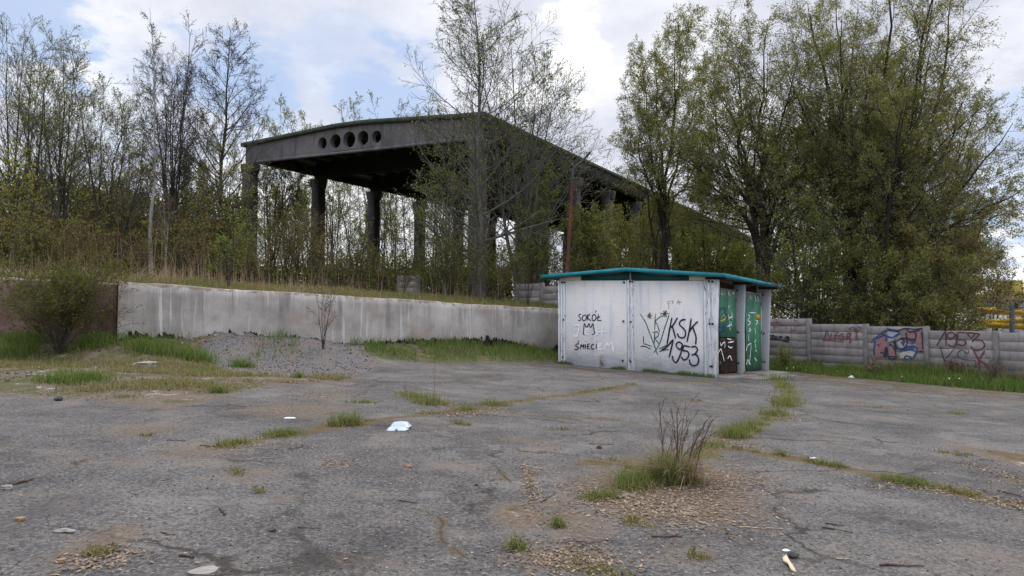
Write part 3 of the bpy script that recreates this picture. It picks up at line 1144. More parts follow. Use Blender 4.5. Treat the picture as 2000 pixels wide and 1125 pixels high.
# doors
dz0 = door_bz(1430, 729)[1]


def door(u_l, u_m, u_r, v_t, v_b, louvred, label):
    b_l, b_m, b_r = door_bz(u_l, 640)[0], door_bz(u_m, 640)[0], door_bz(u_r, 640)[0]
    zt, zb = door_bz(u_r, v_t)[1], door_bz(u_r, v_b)[1]
    a = LA - REC
    d0 = None
    m = MB(TB)
    m.box(a + .002, a + .02, b_l - .012, b_r + .012, zb - .02, zt + .015)
    fr = m.build('door', MATS['dark_gap'], booth)
    fr['label'] = label
    zl_ = door_bz(1436, 660)[1]
    for (b0, b1) in [(b_l, b_m - .006), (b_m + .006, b_r)]:
        m = MB(TB)
        m.box(a + .022, a + .05, b0, b1, (zl_ + .02) if louvred else zb, zt)
        for k in range(1, 4):      # vertical boards
            bb = b0 + (b1 - b0) * k / 4
            m.box(a + .050, a + .053, bb - .004, bb + .004, (zl_ + .03) if louvred else zb, zt)
        m.box(a + .0535, a + .058, b0 + .005, b1 - .005, zt - .55, zt - .535)
        lf = m.build('leaf', MATS['green_door'], fr)
        me = lf.data
        at_ = me.attributes.new('hgt', 'FLOAT', 'POINT')
        at_.data.foreach_set('value', [float((q.co.z + K * q.co.x - zb) / (zt - zb)) for q in me.vertices])
        if louvred:
            m = MB(TB)
            m.box(a + .022, a + .036, b0, b1, zb, zl_ - .01)
            nl = 16
            for k in range(nl):
                z0 = zb + .03 + (zl_ - zb - .08) * k / nl
                z1 = z0 + (zl_ - zb - .08) / nl * .62
                m.hexa([(a + .037, b0 + .03, z0), (a + .062, b0 + .03, z0 - .008), (a + .062, b1 - .03, z0 - .008), (a + .037, b1 - .03, z0),
                        (a + .037, b0 + .03, z1 + .012), (a + .046, b0 + .03, z1), (a + .046, b1 - .03, z1), (a + .037, b1 - .03, z1 + .012)])
            m.box(a + .037, a + .06, b0, b0 + .028, zb, zl_ - .01)
            m.box(a + .037, a + .06, b1 - .028, b1, zb, zl_ - .01)
            m.build('louvre', MATS['louvre'], fr)
    for f in (.12, .5, .88):
        z = zb + (zt - zb) * f
        for (q0, q1) in ((b_r + .003, b_r + .018), (b_l - .018, b_l - .003)):
            m = MB(TB)
            m.box(a + .02, a + .065, q0, q1, z - .06, z + .06)
            m.build('hinge', MATS['green_door'], fr)
    return fr, b_l, b_m, b_r, zb, zt


d1 = door(1403, 1419, 1435, 567, 727, True, 'green double door with rusty dark louvres below and colourful scribbles')
d2 = door(1454.5, 1469, 1483.5, 576, 722.5, False, 'plain green double door carrying an orange notice plate')
for bx_ in ((LA - REC + .003, LA + .36, .10, LB * .52, -.3, .045), (LA - REC + .003, LA + .62, LB * .53, LB + .05, -.3, .085), (LA + .37, LA + .95, .8, LB * .95, -.3, .02)):
    m = MB(TB)
    m.box(*bx_)
    m.build('doorstep', MATS['step_concrete'], booth, .012)
# dark fixing plates
m = MB(TB)
for (zx, zy) in [(233, 207), (252, 207), (247, 498), (240, 790), (717, 205), (713, 510), (707, 817), (766, 200), (782, 200), (773, 515), (771, 825), (1380, 198), (1408, 200), (1386, 530), (1408, 530),
                 (1392, 862), (1402, 862)]:
    a, z = front_ab(1040 + zx / 4, 500 + zy / 4)
    m = MB(TB)
    m.box(a - .022, a + .022, -.04, .0, z - .028, z + .028)
    m.build('fixing_plate', MATS['bolt'], booth)
m = MB(TB)
for i, b in enumerate(fin_b[1:]):
    for z in (.35, 1.25, 2.48):
        m = MB(TB)
        m.box(LA - .13, LA - .085, b - .014, b - .001, z - .03, z + .03)
        m.build('fixing_plate', MATS['bolt'], booth)


# ------------------------------------------------------------------ painted strokes on flat faces
def smooth_path(p, n=5):
    p = np.array(p, float)
    if len(p) < 3:
        t = np.linspace(0, 1, 4)[:, None]
        return p[0] * (1 - t) + p[-1] * t
    q = np.vstack([2 * p[0] - p[1], p, 2 * p[-1] - p[-2]])
    out = []
    for i in range(len(p) - 1):
        a, b, c, d = q[i], q[i + 1], q[i + 2], q[i + 3]
        for t in np.linspace(0, 1, n, endpoint=False):
            out.append(.5 * ((2 * b) + (-a + c) * t + (2 * a - 5 * b + 4 * c - d) * t * t + (-a + 3 * b - 3 * c + d) * t ** 3))
    out.append(p[-1])
    return np.array(out)


def ribbon(strokes, conv, p0, nrm, width, offset, seed=0):
    """strokes in zoom pixels; conv -> photo pixels; laid on the plane (p0, nrm) as thin raised paint"""
    rng = np.random.default_rng(seed)
    Vs, Fs = [], []
    base = 0
    nrm = np.asarray(nrm, float)
    for si, s in enumerate(strokes):
        s2 = smooth_path([conv(*q) for q in s])
        P = np.array([on_plane(u, v, p0, nrm) for u, v in s2])
        T = np.gradient(P, axis=0)
        T = norm(T)
        side = norm(np.cross(T, nrm[None, :]))
        wd = width * .5 * (1 + .25 * (rng.random(len(P)) - .5)) * np.concatenate([[.6], np.ones(len(P) - 2), [.6]])
        off = nrm * (offset + .0005 * si)
        Lp, Rp = P + side * wd[:, None] + off, P - side * wd[:, None] + off
        Vs.append(np.stack([Lp, Rp], 1).reshape(-1, 3))
        for i in range(len(P) - 1):
            Fs.append((base + 2 * i, base + 2 * i + 1, base + 2 * i + 3, base + 2 * i + 2))
        base += 2 * len(P)
    return np.vstack(Vs), np.array(Fs)


def paint(strokes, conv, p0, nrm, width, offset, mat, parent, label=None, name='graffiti', seed=0):
    V, Fq = ribbon(strokes, conv, p0, nrm, width, offset, seed)
    o = link(name, quads(name, V, Fq, [MATS[mat]]), parent)
    if label:
        o['label'] = label
    return o


def words(strokes, cuts, conv, p0, nrm, width, offset, mat, parent, labels):
    cuts = [0] + list(cuts) + [len(strokes)]
    for a, b, lb in zip(cuts[:-1], cuts[1:], labels):
        paint(strokes[a:b], conv, p0, nrm, width, offset + .0004 * a, mat, parent, lb, seed=a)


def fill(polys, conv, p0, nrm, offset, mat, parent, label=None, name='graffiti'):
    for i, p in enumerate(polys):
        m = MB()
        pts = [on_plane(*conv(*q), p0, nrm) + np.asarray(nrm) * (offset + .0004 * i) for q in p]
        m.add([tuple(q) for q in pts], [tuple(range(len(pts)))])
        o = m.build(name, MATS[mat], parent)
        if label:
            o['label'] = label


c7 = lambda x, y: (1080 + x / 6.25, 580 + y / 6.25)
black_words = [
    [(345, 215), (325, 212), (315, 232), (330, 250), (342, 268), (330, 288), (308, 285)],
    [(378, 222), (362, 240), (360, 275), (375, 290), (398, 280), (408, 250), (400, 225), (378, 222)],
    [(422, 210), (418, 290)], [(455, 205), (424, 250), (465, 293)],
    [(500, 215), (482, 235), (480, 275), (498, 290), (520, 275), (526, 240), (515, 218), (500, 215)], [(517, 190), (530, 165)],
    [(556, 210), (545, 290)], [(545, 288), (595, 285)], [(530, 262), (578, 238)],
    [(372, 460), (377, 400), (380, 338), (392, 330), (400, 362), (425, 362), (435, 330), (447, 332), (452, 362), (470, 365), (483, 330), (494, 335), (497, 380), (512, 450)],
    [(512, 450), (478, 456)], [(372, 460), (398, 450)], [(410, 390), (420, 394)],
    [(318, 570), (290, 575), (280, 600), (310, 615), (300, 640), (262, 640)], [(305, 555), (318, 535)],
    [(335, 640), (345, 575)], [(345, 575), (362, 612)], [(362, 612), (382, 573)], [(382, 573), (376, 637)],
    [(402, 575), (395, 637)], [(403, 546), (406, 538)],
    [(425, 575), (420, 634)], [(420, 633), (452, 631)], [(425, 577), (453, 572)], [(422, 604), (446, 600)],
    [(505, 578), (480, 585), (468, 615), (480, 636), (507, 630)],
    [(535, 570), (528, 637)], [(537, 546), (540, 538)]]
words(black_words, [9, 13], c7, FRONT_P, FRONT_N, .034, .004, 'black_paint', booth, ['small black word SOKÓŁ', 'small black crown drawing', 'small black word ŚMIECI'])
white_words = [
    [(262, 345), (322, 350), (312, 420), (300, 468), (275, 480), (258, 455)],
    [(392, 392), (440, 396)], [(396, 392), (392, 455)], [(394, 422), (436, 424)], [(392, 452), (440, 452)],
    [(552, 388), (524, 402), (545, 428), (546, 455), (516, 462)], [(612, 350), (595, 490)], [(550, 425), (660, 425)],
    [(604, 570), (560, 580), (556, 605), (552, 640)], [(556, 605), (596, 600)], [(552, 640), (608, 634)],
    [(632, 642), (662, 550)], [(662, 550), (682, 602)], [(682, 602), (722, 545)], [(722, 545), (744, 672)]]
words(white_words, [8], c7, FRONT_P, FRONT_N, .050, .016, 'white_paint', booth, ['white brushed word JEST', 'white brushed letters EM'])
green_words = [
    [(1065, 205), (1130, 310), (1180, 440), (1230, 570), (1280, 715)], [(1420, 215), (1370, 360), (1310, 550), (1262, 640), (1230, 682)],
    [(1250, 205), (1243, 410)], [(1330, 225), (1265, 280), (1250, 300), (1275, 340), (1303, 430)],
    [(1245, 430), (1235, 575)], [(1220, 435), (1270, 425), (1292, 455), (1270, 490), (1238, 500)], [(1240, 500), (1302, 582)],
    [(1105, 475), (1108, 570)], [(1108, 570), (1150, 582), (1205, 605)], [(1070, 608), (1120, 602), (1190, 635)], [(1088, 596), (1130, 606), (1195, 638)],
    [(1160, 200), (1200, 265)], [(1195, 195), (1160, 258)], [(1145, 232), (1212, 226)], [(1180, 190), (1180, 262)],
    [(1308, 205), (1422, 200)], [(1345, 170), (1395, 245)], [(1392, 165), (1335, 245)], [(1370, 162), (1366, 248)],
    [(1300, 668), (1350, 650), (1412, 640)], [(1298, 636), (1360, 605), (1402, 580)]]
words(green_words, [2, 4, 7, 11, 15, 19], c7, FRONT_P, FRONT_N, .030, .004, 'green_paint', booth, ['tall thin green V', 'thin green K', 'thin green R', 'thin green L', 'small green star', 'larger green star', 'thin green dashes'])
ksk = [
    [(1455, 250), (1425, 400), (1395, 580)], [(1525, 250), (1470, 340), (1420, 385)], [(1455, 345), (1480, 430), (1500, 508)],
    [(1622, 275), (1570, 285), (1545, 330), (1580, 370), (1620, 420), (1615, 480), (1580, 500), (1540, 485), (1518, 443)],
    [(1690, 262), (1670, 400), (1638, 552)], [(1772, 298), (1710, 360), (1662, 432)], [(1705, 360), (1735, 440), (1750, 500), (1745, 582)],
    [(1325, 655), (1400, 600), (1472, 515)], [(1472, 515), (1450, 620), (1420, 735)],
    [(1580, 600), (1555, 640), (1515, 610), (1510, 570), (1540, 550), (1575, 570), (1580, 610), (1560, 700), (1510, 797), (1470, 770), (1462, 715)],
    [(1682, 612), (1600, 590)], [(1600, 590), (1590, 652), (1640, 660), (1662, 700), (1642, 750), (1600, 767), (1568, 728)],
    [(1690, 612), (1740, 605), (1767, 645), (1742, 688), (1695, 710)], [(1695, 710), (1750, 703), (1782, 760), (1767, 820), (1720, 840), (1680, 812), (1667, 760)]]
words(ksk, [7], c7, FRONT_P, FRONT_N, .044, .014, 'black_paint', booth, ['large black letters KSK', 'large black figures 1953'])
faint = [[(1437, 48), (1402, 60), (1412, 100), (1418, 150)], [(1405, 85), (1432, 78)], [(1472, 42), (1452, 55), (1470, 68), (1455, 84)], [(1532, 36), (1512, 88)], [(1532, 40), (1550, 98)], [(1515, 70), (1580, 60)]]
paint(faint, c7, FRONT_P, FRONT_N, .022, .004, 'grey_paint', booth, 'faint grey letters near the top of the wall')

c5 = lambda x, y: (1380 + x / 5.357, 540 + y / 5.357)
DP = DOOR_P + E1 * .064
white_d = [[(225, 400), (236, 462)], [(264, 375), (266, 452)], [(228, 435), (270, 422)], [(236, 470), (246, 562)], [(214, 525), (254, 500)], [(252, 470), (262, 520)],
           [(232, 300), (230, 340)], [(150, 170), (165, 200)], [(222, 165), (238, 200)], [(265, 170), (280, 185)],
           [(140, 690), (150, 722), (170, 695), (190, 690), (186, 750)], [(118, 805), (145, 760), (165, 820), (182, 885)], [(222, 692), (282, 680)], [(222, 728), (245, 745), (268, 738)],
           [(216, 860), (240, 830), (262, 880)], [(212, 650), (255, 660)]]
paint(white_d, c5, DP, DOOR_N, .035, .004, 'white_paint', d1[0], 'white scribbles')
blue_d = [[(135, 405), (148, 345), (185, 330), (198, 370), (182, 402), (150, 420)], [(140, 500), (160, 560), (192, 488), (182, 592), (150, 600)], [(128, 360), (140, 450), (200, 400)], [(205, 420), (215, 380)]]
paint(blue_d, c5, DP, DOOR_N, .045, .002, 'blue_paint', d1[0], 'blue tag')
paint([[(150, 440), (185, 408), (192, 440), (160, 462), (140, 450)]], c5, DP, DOOR_N, .06, .003, 'yellow_paint', d1[0], 'yellow tag')
white_d2 = [[(432, 400), (452, 420), (430, 460), (460, 480), (432, 510)], [(440, 540), (462, 560), (435, 575)], [(410, 780), (430, 720), (466, 700)], [(466, 715), (458, 800), (448, 905)],
            [(415, 925), (430, 870), (442, 905), (458, 920)], [(498, 692), (516, 660)], [(505, 700), (515, 750)], [(508, 770), (522, 785)], [(498, 850), (525, 885)], [(510, 460), (535, 470), (512, 505)],
            [(500, 540), (512, 600)], [(445, 378), (510, 380)], [(435, 610), (440, 680)], [(500, 200), (515, 260)], [(530, 205), (540, 265)], [(445, 200), (470, 240)]]
paint(white_d2, c5, DP, DOOR_N, .034, .004, 'white_paint', d2[0], 'white scribbles')
b0_, z1_ = door_bz(*c5(498, 399))
b1_, z0_ = door_bz(*c5(538, 446))
m = MB(TB)
m.box(LA - REC + .062, LA - REC + .070, min(b0_, b1_), max(b0_, b1_), z0_, z1_)
m.build('notice_plate', MATS['orange_plate'], d2[0])

# ------------------------------------------------------------------ slab fences
def slab_fence(label, pts, tops, nrows, row, mat='fence_concrete', group='concrete slab fences', z_base=None, post_w=.13):
    """pts: post positions (x, y, base z); tops: top z of each bay"""
    fence = thing('slab_fence', label, 'fence', pts[0], group)
    rng = np.random.default_rng(int(abs(pts[0][0]) * 100))
    for i in range(len(pts)):
        tz = max(tops[max(0, i - 1)], tops[min(i, len(tops) - 1)])
        d = np.array(pts[min(i + 1, len(pts) - 1)][:2]) - np.array(pts[max(i - 1, 0)][:2])
        d = d / np.linalg.norm(d)
        n = np.array([d[1], -d[0]])
        if n[1] > 0:
            n = -n
        c = np.array(pts[i])
        m = MB()
        v = []
        for z in (c[2] - .4, tz + .012):
            for (s, q) in ((-1, 1), (1, 1), (1, -1), (-1, -1)):
                p = c[:2] + d * s * post_w / 2 + n * (q * .09)
                v.append((p[0], p[1], z))
        m.hexa(v)
        m.build('post', MATS['post_concrete'], fence, .012)
    for i in range(len(pts) - 1):
        a, b = np.array(pts[i]), np.array(pts[i + 1])
        d = (b - a)[:2]
        L = np.linalg.norm(d)
        d = d / L
        n = np.array([d[1], -d[0]])
        if n[1] > 0:
            n = -n
        m = MB()
        top = tops[i]
        for k in range(nrows):
            z1 = top - k * row - .003
            z0 = top - (k + 1) * row + .007
            o = .035 + rng.uniform(-.004, .004)
            dz_a, dz_b = rng.uniform(-.006, .006), rng.uniform(-.006, .006)
            v = []
            for (zz) in (z0, z1):
                for (s, q) in ((post_w / 2 + .003, o), (L - post_w / 2 - .003, o), (L - post_w / 2 - .003, -.02), (post_w / 2 + .003, -.02)):
                    p = a[:2] + d * s + n * q
                    v.append((p[0], p[1], zz + (dz_a if s < L / 2 else dz_b)))
            m.hexa(v)
        m.build('slab_panel', MATS[mat], fence, .004)
    return fence


FP, FN = np.array([FA[0], FA[1], 0.0]), np.array([fnrm[0], fnrm[1], 0.0])
FACE = FP + FN * .05


def fence_pt(u):
    q = on_plane(u, 660, FP, FN)
    return (float(q[0]), float(q[1]), float(slope(q[0])))


fpts = [fence_pt(u) for u in (1475, 1581, 1692, 1810, 1946)]
last = np.array(fpts[-1]) + np.array([fdir[0], fdir[1], 0]) * 1.95
fpts.append((last[0], last[1], float(slope(last[0]))))
last = np.array(fpts[-1]) + np.array([fdir[0], fdir[1], 0]) * 1.95
fpts.append((last[0], last[1], float(slope(last[0]))))
ftops = [float(on_plane(u, v, FP, FN)[2]) for (u, v) in ((1540, 622.5), (1640, 633), (1750, 637.5), (1878, 646.5), (1975, 649.5))]
ftops.append(ftops[-1] - .1)
fence = slab_fence('grey concrete slab fence sprayed with red, black and blue graffiti beside the booth', fpts, ftops, 7, .262)

c1 = lambda x, y: (1500 + x / 9.375, 610 + y / 9.375)
c2 = lambda x, y: (1680 + x / 7.143, 620 + y / 7.143)
paint([[(60, 180), (100, 260), (130, 320)], [(40, 205), (180, 170), (150, 230), (105, 300)], [(225, 190), (250, 220), (320, 235), (380, 215)], [(330, 245), (342, 312)], [(465, 200), (490, 240), (560, 235), (620, 218)],
       [(425, 275), (435, 330), (488, 320), (490, 240)], [(130, 250), (220, 240)], [(470, 160), (500, 140), (535, 170)]], c1, FACE, FN, .028, .004, 'pale_red_paint', fence, 'pale red scrawls')
paint([[(20, 432), (112, 420), (60, 470), (25, 497)], [(108, 472), (150, 435), (168, 470), (122, 482)], [(188, 472), (218, 440), (262, 452), (212, 482)], [(318, 440), (390, 455), (335, 470), (300, 468)],
       [(335, 470), (392, 492), (372, 512), (290, 505)], [(20, 492), (150, 498), (260, 515), (400, 552)]], c1, FACE, FN, .036, .005, 'black_paint', fence, 'small black letters ZGGB')
paint([[(985, 492), (1030, 480), (1075, 348), (1108, 440)], [(1172, 378), (1120, 532)], [(1238, 380), (1302, 374)], [(1215, 422), (1292, 425)], [(1200, 470), (1262, 482)], [(1240, 380), (1222, 480)],
       [(1392, 388), (1335, 400), (1292, 450), (1330, 492), (1388, 468), (1368, 430), (1338, 438)], [(1388, 468), (1360, 552)],
       [(1450, 388), (1440, 502)], [(1450, 385), (1522, 390), (1490, 440), (1452, 442)], [(1470, 440), (1520, 495), (1545, 515)], [(1480, 545), (1520, 530), (1500, 562)],
       [(1000, 522), (1100, 508), (1240, 525), (1370, 528)]], c1, FACE, FN, .034, .004, 'red_paint', fence, 'dark red capitals NEGA')
paint([[(1478, 296), (1550, 270), (1600, 300), (1622, 342)], [(1560, 300), (1600, 350), (1640, 345), (1702, 290), (1665, 260), (1628, 300)], [(1625, 350), (1618, 440), (1642, 478), (1618, 500)],
       [(1480, 300), (1540, 325)]], c1, FACE, FN, .024, .004, 'red_paint', fence, 'small red heart')
fill([[(215, 325), (300, 262), (380, 232), (392, 330), (375, 400), (325, 545), (205, 548)], [(395, 450), (430, 372), (480, 420), (505, 490), (525, 565), (408, 562)],
      [(655, 225), (765, 205), (775, 300), (660, 285)], [(775, 205), (862, 190), (868, 300), (880, 440), (905, 462), (795, 470), (778, 330)], [(560, 250), (640, 215), (650, 280), (560, 300)]],
     c2, FACE, FN, .003, 'pink_paint', fence, 'pink mural letters')
fill([[(330, 548), (366, 412), (404, 562)], [(455, 340), (495, 318), (512, 420), (505, 470)]], c2, FACE, FN, .006, 'navy_paint', fence, 'dark mural shapes')
fill([[(505, 345), (565, 425), (640, 420), (645, 350), (565, 310)], [(380, 190), (540, 215), (480, 300), (400, 350), (380, 262)]], c2, FACE, FN, .0075, 'sky_paint', fence, 'pale blue mural shapes')
fill([[(560, 565), (552, 505), (650, 452), (778, 452), (742, 556), (640, 570)]], c2, FACE, FN, .009, 'sand_paint', fence, 'cream mural shape')
paint([[(168, 322), (280, 232), (370, 182), (480, 190), (560, 212)], [(360, 335), (370, 262), (450, 282), (542, 222)], [(212, 322), (196, 430), (200, 548)], [(230, 300), (330, 250), (420, 285)],
       [(558, 472), (640, 412), (780, 410), (792, 470), (742, 560), (682, 590), (628, 572), (640, 540), (722, 552)], [(600, 470), (700, 450), (770, 470)], [(640, 460), (660, 420), (740, 430)], [(240, 372), (280, 400)],
       [(690, 330), (760, 300), (720, 380)]],
      c2, FACE, FN, .050, .0105, 'blue_paint', fence, 'blue mural outlines')
paint([[(370, 152), (520, 182), (640, 152), (760, 165), (880, 150)], [(640, 160), (700, 200), (800, 185), (850, 160)], [(492, 335), (520, 420), (600, 442), (650, 385), (652, 300), (582, 290), (500, 342)],
       [(400, 400), (430, 370), (482, 440), (512, 562)], [(640, 205), (662, 290), (762, 312), (782, 250), (770, 200)], [(862, 195), (872, 300), (880, 430), (912, 470), (800, 482)],
       [(330, 552), (368, 410), (406, 575), (522, 562)], [(280, 495), (332, 490)], [(570, 330), (620, 400)], [(345, 545), (520, 545)], [(550, 300), (640, 320)], [(350, 500), (368, 440), (385, 560)]],
      c2, FACE, FN, .040, .016, 'navy_paint', fence, 'dark mural outlines')
paint([[(575, 345), (612, 360), (600, 390)], [(600, 330), (630, 350)]], c2, FACE, FN, .045, .0225, 'red_paint', fence, 'red mural detail')
paint([[(1068, 392), (1130, 285), (1196, 178)], [(1196, 178), (1196, 392)],
       [(1322, 232), (1270, 205), (1212, 240), (1240, 292), (1310, 272), (1332, 232), (1346, 330), (1320, 395), (1262, 402), (1225, 370)],
       [(1492, 215), (1360, 205)], [(1360, 205), (1368, 302), (1440, 312), (1474, 350), (1430, 390), (1350, 370)],
       [(1482, 210), (1580, 218), (1672, 230)], [(1672, 230), (1558, 348)], [(1560, 312), (1690, 322), (1737, 390), (1682, 450), (1600, 456), (1540, 403)], [(1495, 220), (1552, 285), (1600, 225)]],
      c2, FACE, FN, .036, .004, 'maroon_paint', fence, 'maroon figures 1953')
paint([[(1118, 398), (1160, 560), (1212, 724)], [(1322, 428), (1178, 592)], [(1178, 590), (1260, 640), (1352, 702)],
       [(1520, 455), (1500, 502), (1420, 455), (1360, 500), (1380, 560), (1480, 590), (1600, 602), (1612, 680), (1560, 732), (1480, 722)]], c2, FACE, FN, .022, .004, 'navy_paint', fence, 'thin dark letters K S')
paint([[(1578, 458), (1650, 590), (1666, 742)], [(1738, 462), (1690, 540), (1640, 592)], [(1650, 590), (1770, 670), (1822, 762)]], c2, FACE, FN, .048, .004, 'red_paint', fence, 'bold red letter K')

# fence pieces on the bank
P_a, P_b = at(1011, 605, 29.0), at(1096, 605, 27.5)
mid_ = P_a * .42 + P_b * .58
qa = [(p[0], p[1], gz(p[0], p[1])) for p in (P_a, mid_, P_b, P_b * 1.0 + (P_b - P_a) * .55)]
ta = [float(at(u, v, y)[2]) for u, v, y in ((1040, 554, 28.5), (1075, 559, 27.8), (1100, 561, 27.3))]
slab_fence('short grey slab fence with twigs before it, at the corner between bank wall and booth', qa, ta, 5, .29, post_w=.16)
P_a, P_b = at(779, 560, 33.5), at(817, 560, 33.0)
qa = [(p[0], p[1], gz(p[0], p[1])) for p in (P_a, P_b)]
slab_fence('lone slab fence panel half hidden among dry stems in front of the hall', qa, [float(at(800, 538, 33.2)[2])], 4, .30, post_w=.12)

# ------------------------------------------------------------------ the ruined hall
S_ = 1.2
hR = np.array([-1.30, 29.7]) * S_
hF = np.array([-.869, .495])            # along the front towards the far corner
hD = np.array([.495, .869])             # into the depth
SPAN, BAY, NB = 15.0 * S_, 5.0 * S_, 12
hall = thing('concrete_hall', 'huge roofless-sided concrete hall ruin with pillars and five round gable holes', 'hall', (hR[0], hR[1], 1.9))
hall['label'] = 'huge derelict concrete hall, open sides on pillars, five round holes in its gable'


def TH_(s, t, z):
    """s along the front, t into the depth, z above the eye-height datum"""
    p = hR + hF * s + hD * t
    q = p / S_
    return (p[0], p[1], EYE + S_ * (z + (-.028 * (q[0] + 1.30) + .032 * (q[1] - 29.7))))


EAVE, APEX = 8.80, 9.16
CW = .84


def top_z(s):
    f = 1 - abs(2 * s / SPAN - 1)
    return EAVE + (APEX - EAVE) * min(1.0, f * 1.15)


def beam(t, name, mat, holes, thick):
    """gable shaped beam with optional round holes"""
    ns = 18
    lowd = .95
    bm = bmesh.new()
    up, lo = [], []
    for i in range(ns + 1):
        s = SPAN * i / ns
        up.append((s, top_z(s) - .02))
    for i in range(ns + 1):
        s = SPAN * i / ns
        f = 1 - abs(2 * s / SPAN - 1)
        zz = EAVE - lowd + (.10 if f > .12 else 0.0) * 1 + .06 * f
        lo.append((s, zz))
    ring = up + lo[::-1]
    vs = [bm.verts.new((p[0], 0, p[1])) for p in ring]
    es = [bm.edges.new((vs[i], vs[(i + 1) % len(vs)])) for i in range(len(vs))]
    if holes:
        for (hc, hr) in holes:
            cz = (top_z(hc) + EAVE - lowd) / 2 + .0
            hv = [bm.verts.new((hc + hr * math.cos(a), 0, cz + hr / S_ * math.sin(a))) for a in np.linspace(0, 2 * math.pi, 20, endpoint=False)]
            es += [bm.edges.new((hv[i], hv[(i + 1) % 20])) for i in range(20)]
    r = bmesh.ops.triangle_fill(bm, use_beauty=True, use_dissolve=False, edges=es)
    fs_ = [g for g in r['geom'] if isinstance(g, bmesh.types.BMFace)]
    ext = bmesh.ops.extrude_face_region(bm, geom=fs_)
    ev = [g for g in ext['geom'] if isinstance(g, bmesh.types.BMVert)]
    for v in ev:
        v.co.y += thick
    for v in bm.verts:
        v.co = TH_(v.co.x, t + v.co.y, v.co.z)
    bmesh.ops.recalc_face_normals(bm, faces=bm.faces[:])
    me = bpy.data.meshes.new(name)
    bm.to_mesh(me)
    bm.free()
    me.materials.append(MATS[mat])
    return link(name, me, hall)


hs = [SPAN * .5 + d for d in (-2.85, -1.48, 0, 1.48, 2.85)]
hr_ = [.36, .42, .48, .42, .36]
hs = []
for (zx) in (653, 752, 855, 960, 1063):
    u = 460 + zx / 3.846
    tt = (u - 1000) / F
    hs.append((tt * hR[1] - hR[0]) / (hF[0] - tt * hF[1]))
beam(-.18, 'gable_beam', 'gable_concrete', list(zip(hs, hr_)), .36)
m = MB(TH_)          # lip along the foot of the gable beam
m.box(.4, SPAN - .4, -.26, -.185, EAVE - .98, EAVE - .84)
m.build('beam_lip', MATS['gable_concrete'], hall)
for k in range(1, NB + 1):
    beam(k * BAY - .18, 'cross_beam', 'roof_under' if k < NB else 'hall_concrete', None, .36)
for k in range(NB + 1):
    for s in (0.0, SPAN):
        m = MB(TH_)
        sg = (1 if s == 0 else -1) * 2.6
        zb = -1.4
        w0, w1 = CW, CW * .86
        m.hexa([(s - w0 / 2 + sg * .1, k * BAY - .36, zb), (s + w0 / 2 + sg * .1, k * BAY - .36, zb), (s + w0 / 2 + sg * .1, k * BAY + .36, zb), (s - w0 / 2 + sg * .1, k * BAY + .36, zb),
                (s - w1 / 2 + sg * .1, k * BAY - .34, EAVE - .952), (s + w1 / 2 + sg * .1, k * BAY - .34, EAVE - .952), (s + w1 / 2 + sg * .1, k * BAY + .34, EAVE - .952), (s - w1 / 2 + sg * .1, k * BAY + .34, EAVE - .952)])
        m.hexa([(s - .5 + sg * .1, k * BAY - .30, EAVE - 1.5), (s + .5 + sg * .1, k * BAY - .30, EAVE - 1.5), (s + .5 + sg * .1, k * BAY + .30, EAVE - 1.5), (s - .5 + sg * .1, k * BAY + .30, EAVE - 1.5),
                (s - .62 + sg * .1, k * BAY - .30, EAVE - .955), (s + .62 + sg * .1, k * BAY - .30, EAVE - .955), (s + .62 + sg * .1, k * BAY + .30, EAVE - .955), (s - .62 + sg * .1, k * BAY + .30, EAVE - .955)])
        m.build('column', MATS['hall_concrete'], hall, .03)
# roof slab
m = MB(TH_)
ns = 18
t0, t1 = -.32, NB * BAY + .5
sxs = [-.32] + [SPAN * i / ns for i in range(1, ns)] + [SPAN + .32]
for a, b in zip(sxs[:-1], sxs[1:]):
    za, zb_ = top_z(max(0, min(SPAN, a))), top_z(max(0, min(SPAN, b)))
    m.hexa([(a, t0, za), (b, t0, zb_), (b, t1, zb_), (a, t1, za), (a, t0, za + .2), (b, t0, zb_ + .2), (b, t1, zb_ + .2), (a, t1, za + .2)])
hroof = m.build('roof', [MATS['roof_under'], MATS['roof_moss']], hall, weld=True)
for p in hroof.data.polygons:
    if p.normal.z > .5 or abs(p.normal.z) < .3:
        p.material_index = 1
for i in range(1, 12):
    sp_ = SPAN * i / 12
    m = MB(TH_)
    m.box(sp_ - .06, sp_ + .06, .2, NB * BAY - .2, top_z(sp_) - .24, top_z(sp_) - .003)
    m.build('purlin', MATS['roof_under'], hall)
for sp_ in (0.0, SPAN):
    m = MB(TH_)
    m.box(sp_ - .15, sp_ + .15, .185, NB * BAY - .185, EAVE - .75, EAVE - .004)
    m.build('eave_beam', MATS['roof_under'], hall)

# ------------------------------------------------------------------ rusty lamp post
Yp = 27.0
b_, t_, e_ = at(1104.5, 560, Yp), at(1119, 335, Yp), at(1153, 297, Yp)
zb = gz(b_[0], b_[1])
b_ = at(1101, 640, Yp)
lamp = thing('lamp_post', 'leaning rusty steel lamp post with a bent grey arm, behind the booth', 'lamp post', (b_[0], b_[1], zb))
P = np.array([[b_ * (1 - k) + t_ * k for k in np.linspace(0, 1, 8)]])
V, q = tubes(P, np.linspace(.088, .055, 8)[None], 10)
link('pole', quads('pole', V, q, [MATS['rust']], None, True), lamp)
P = np.array([[t_ - (t_ - b_) * .05, t_, t_ * .85 + e_ * .15 + np.array([-.05, 0, .04]), t_ * .5 + e_ * .5, e_]])
V, q = tubes(P, np.array([[.07, .068, .058, .05, .044]]), 8)
link('arm', quads('arm', V, q, [MATS['lamp_grey']], None, True), lamp)

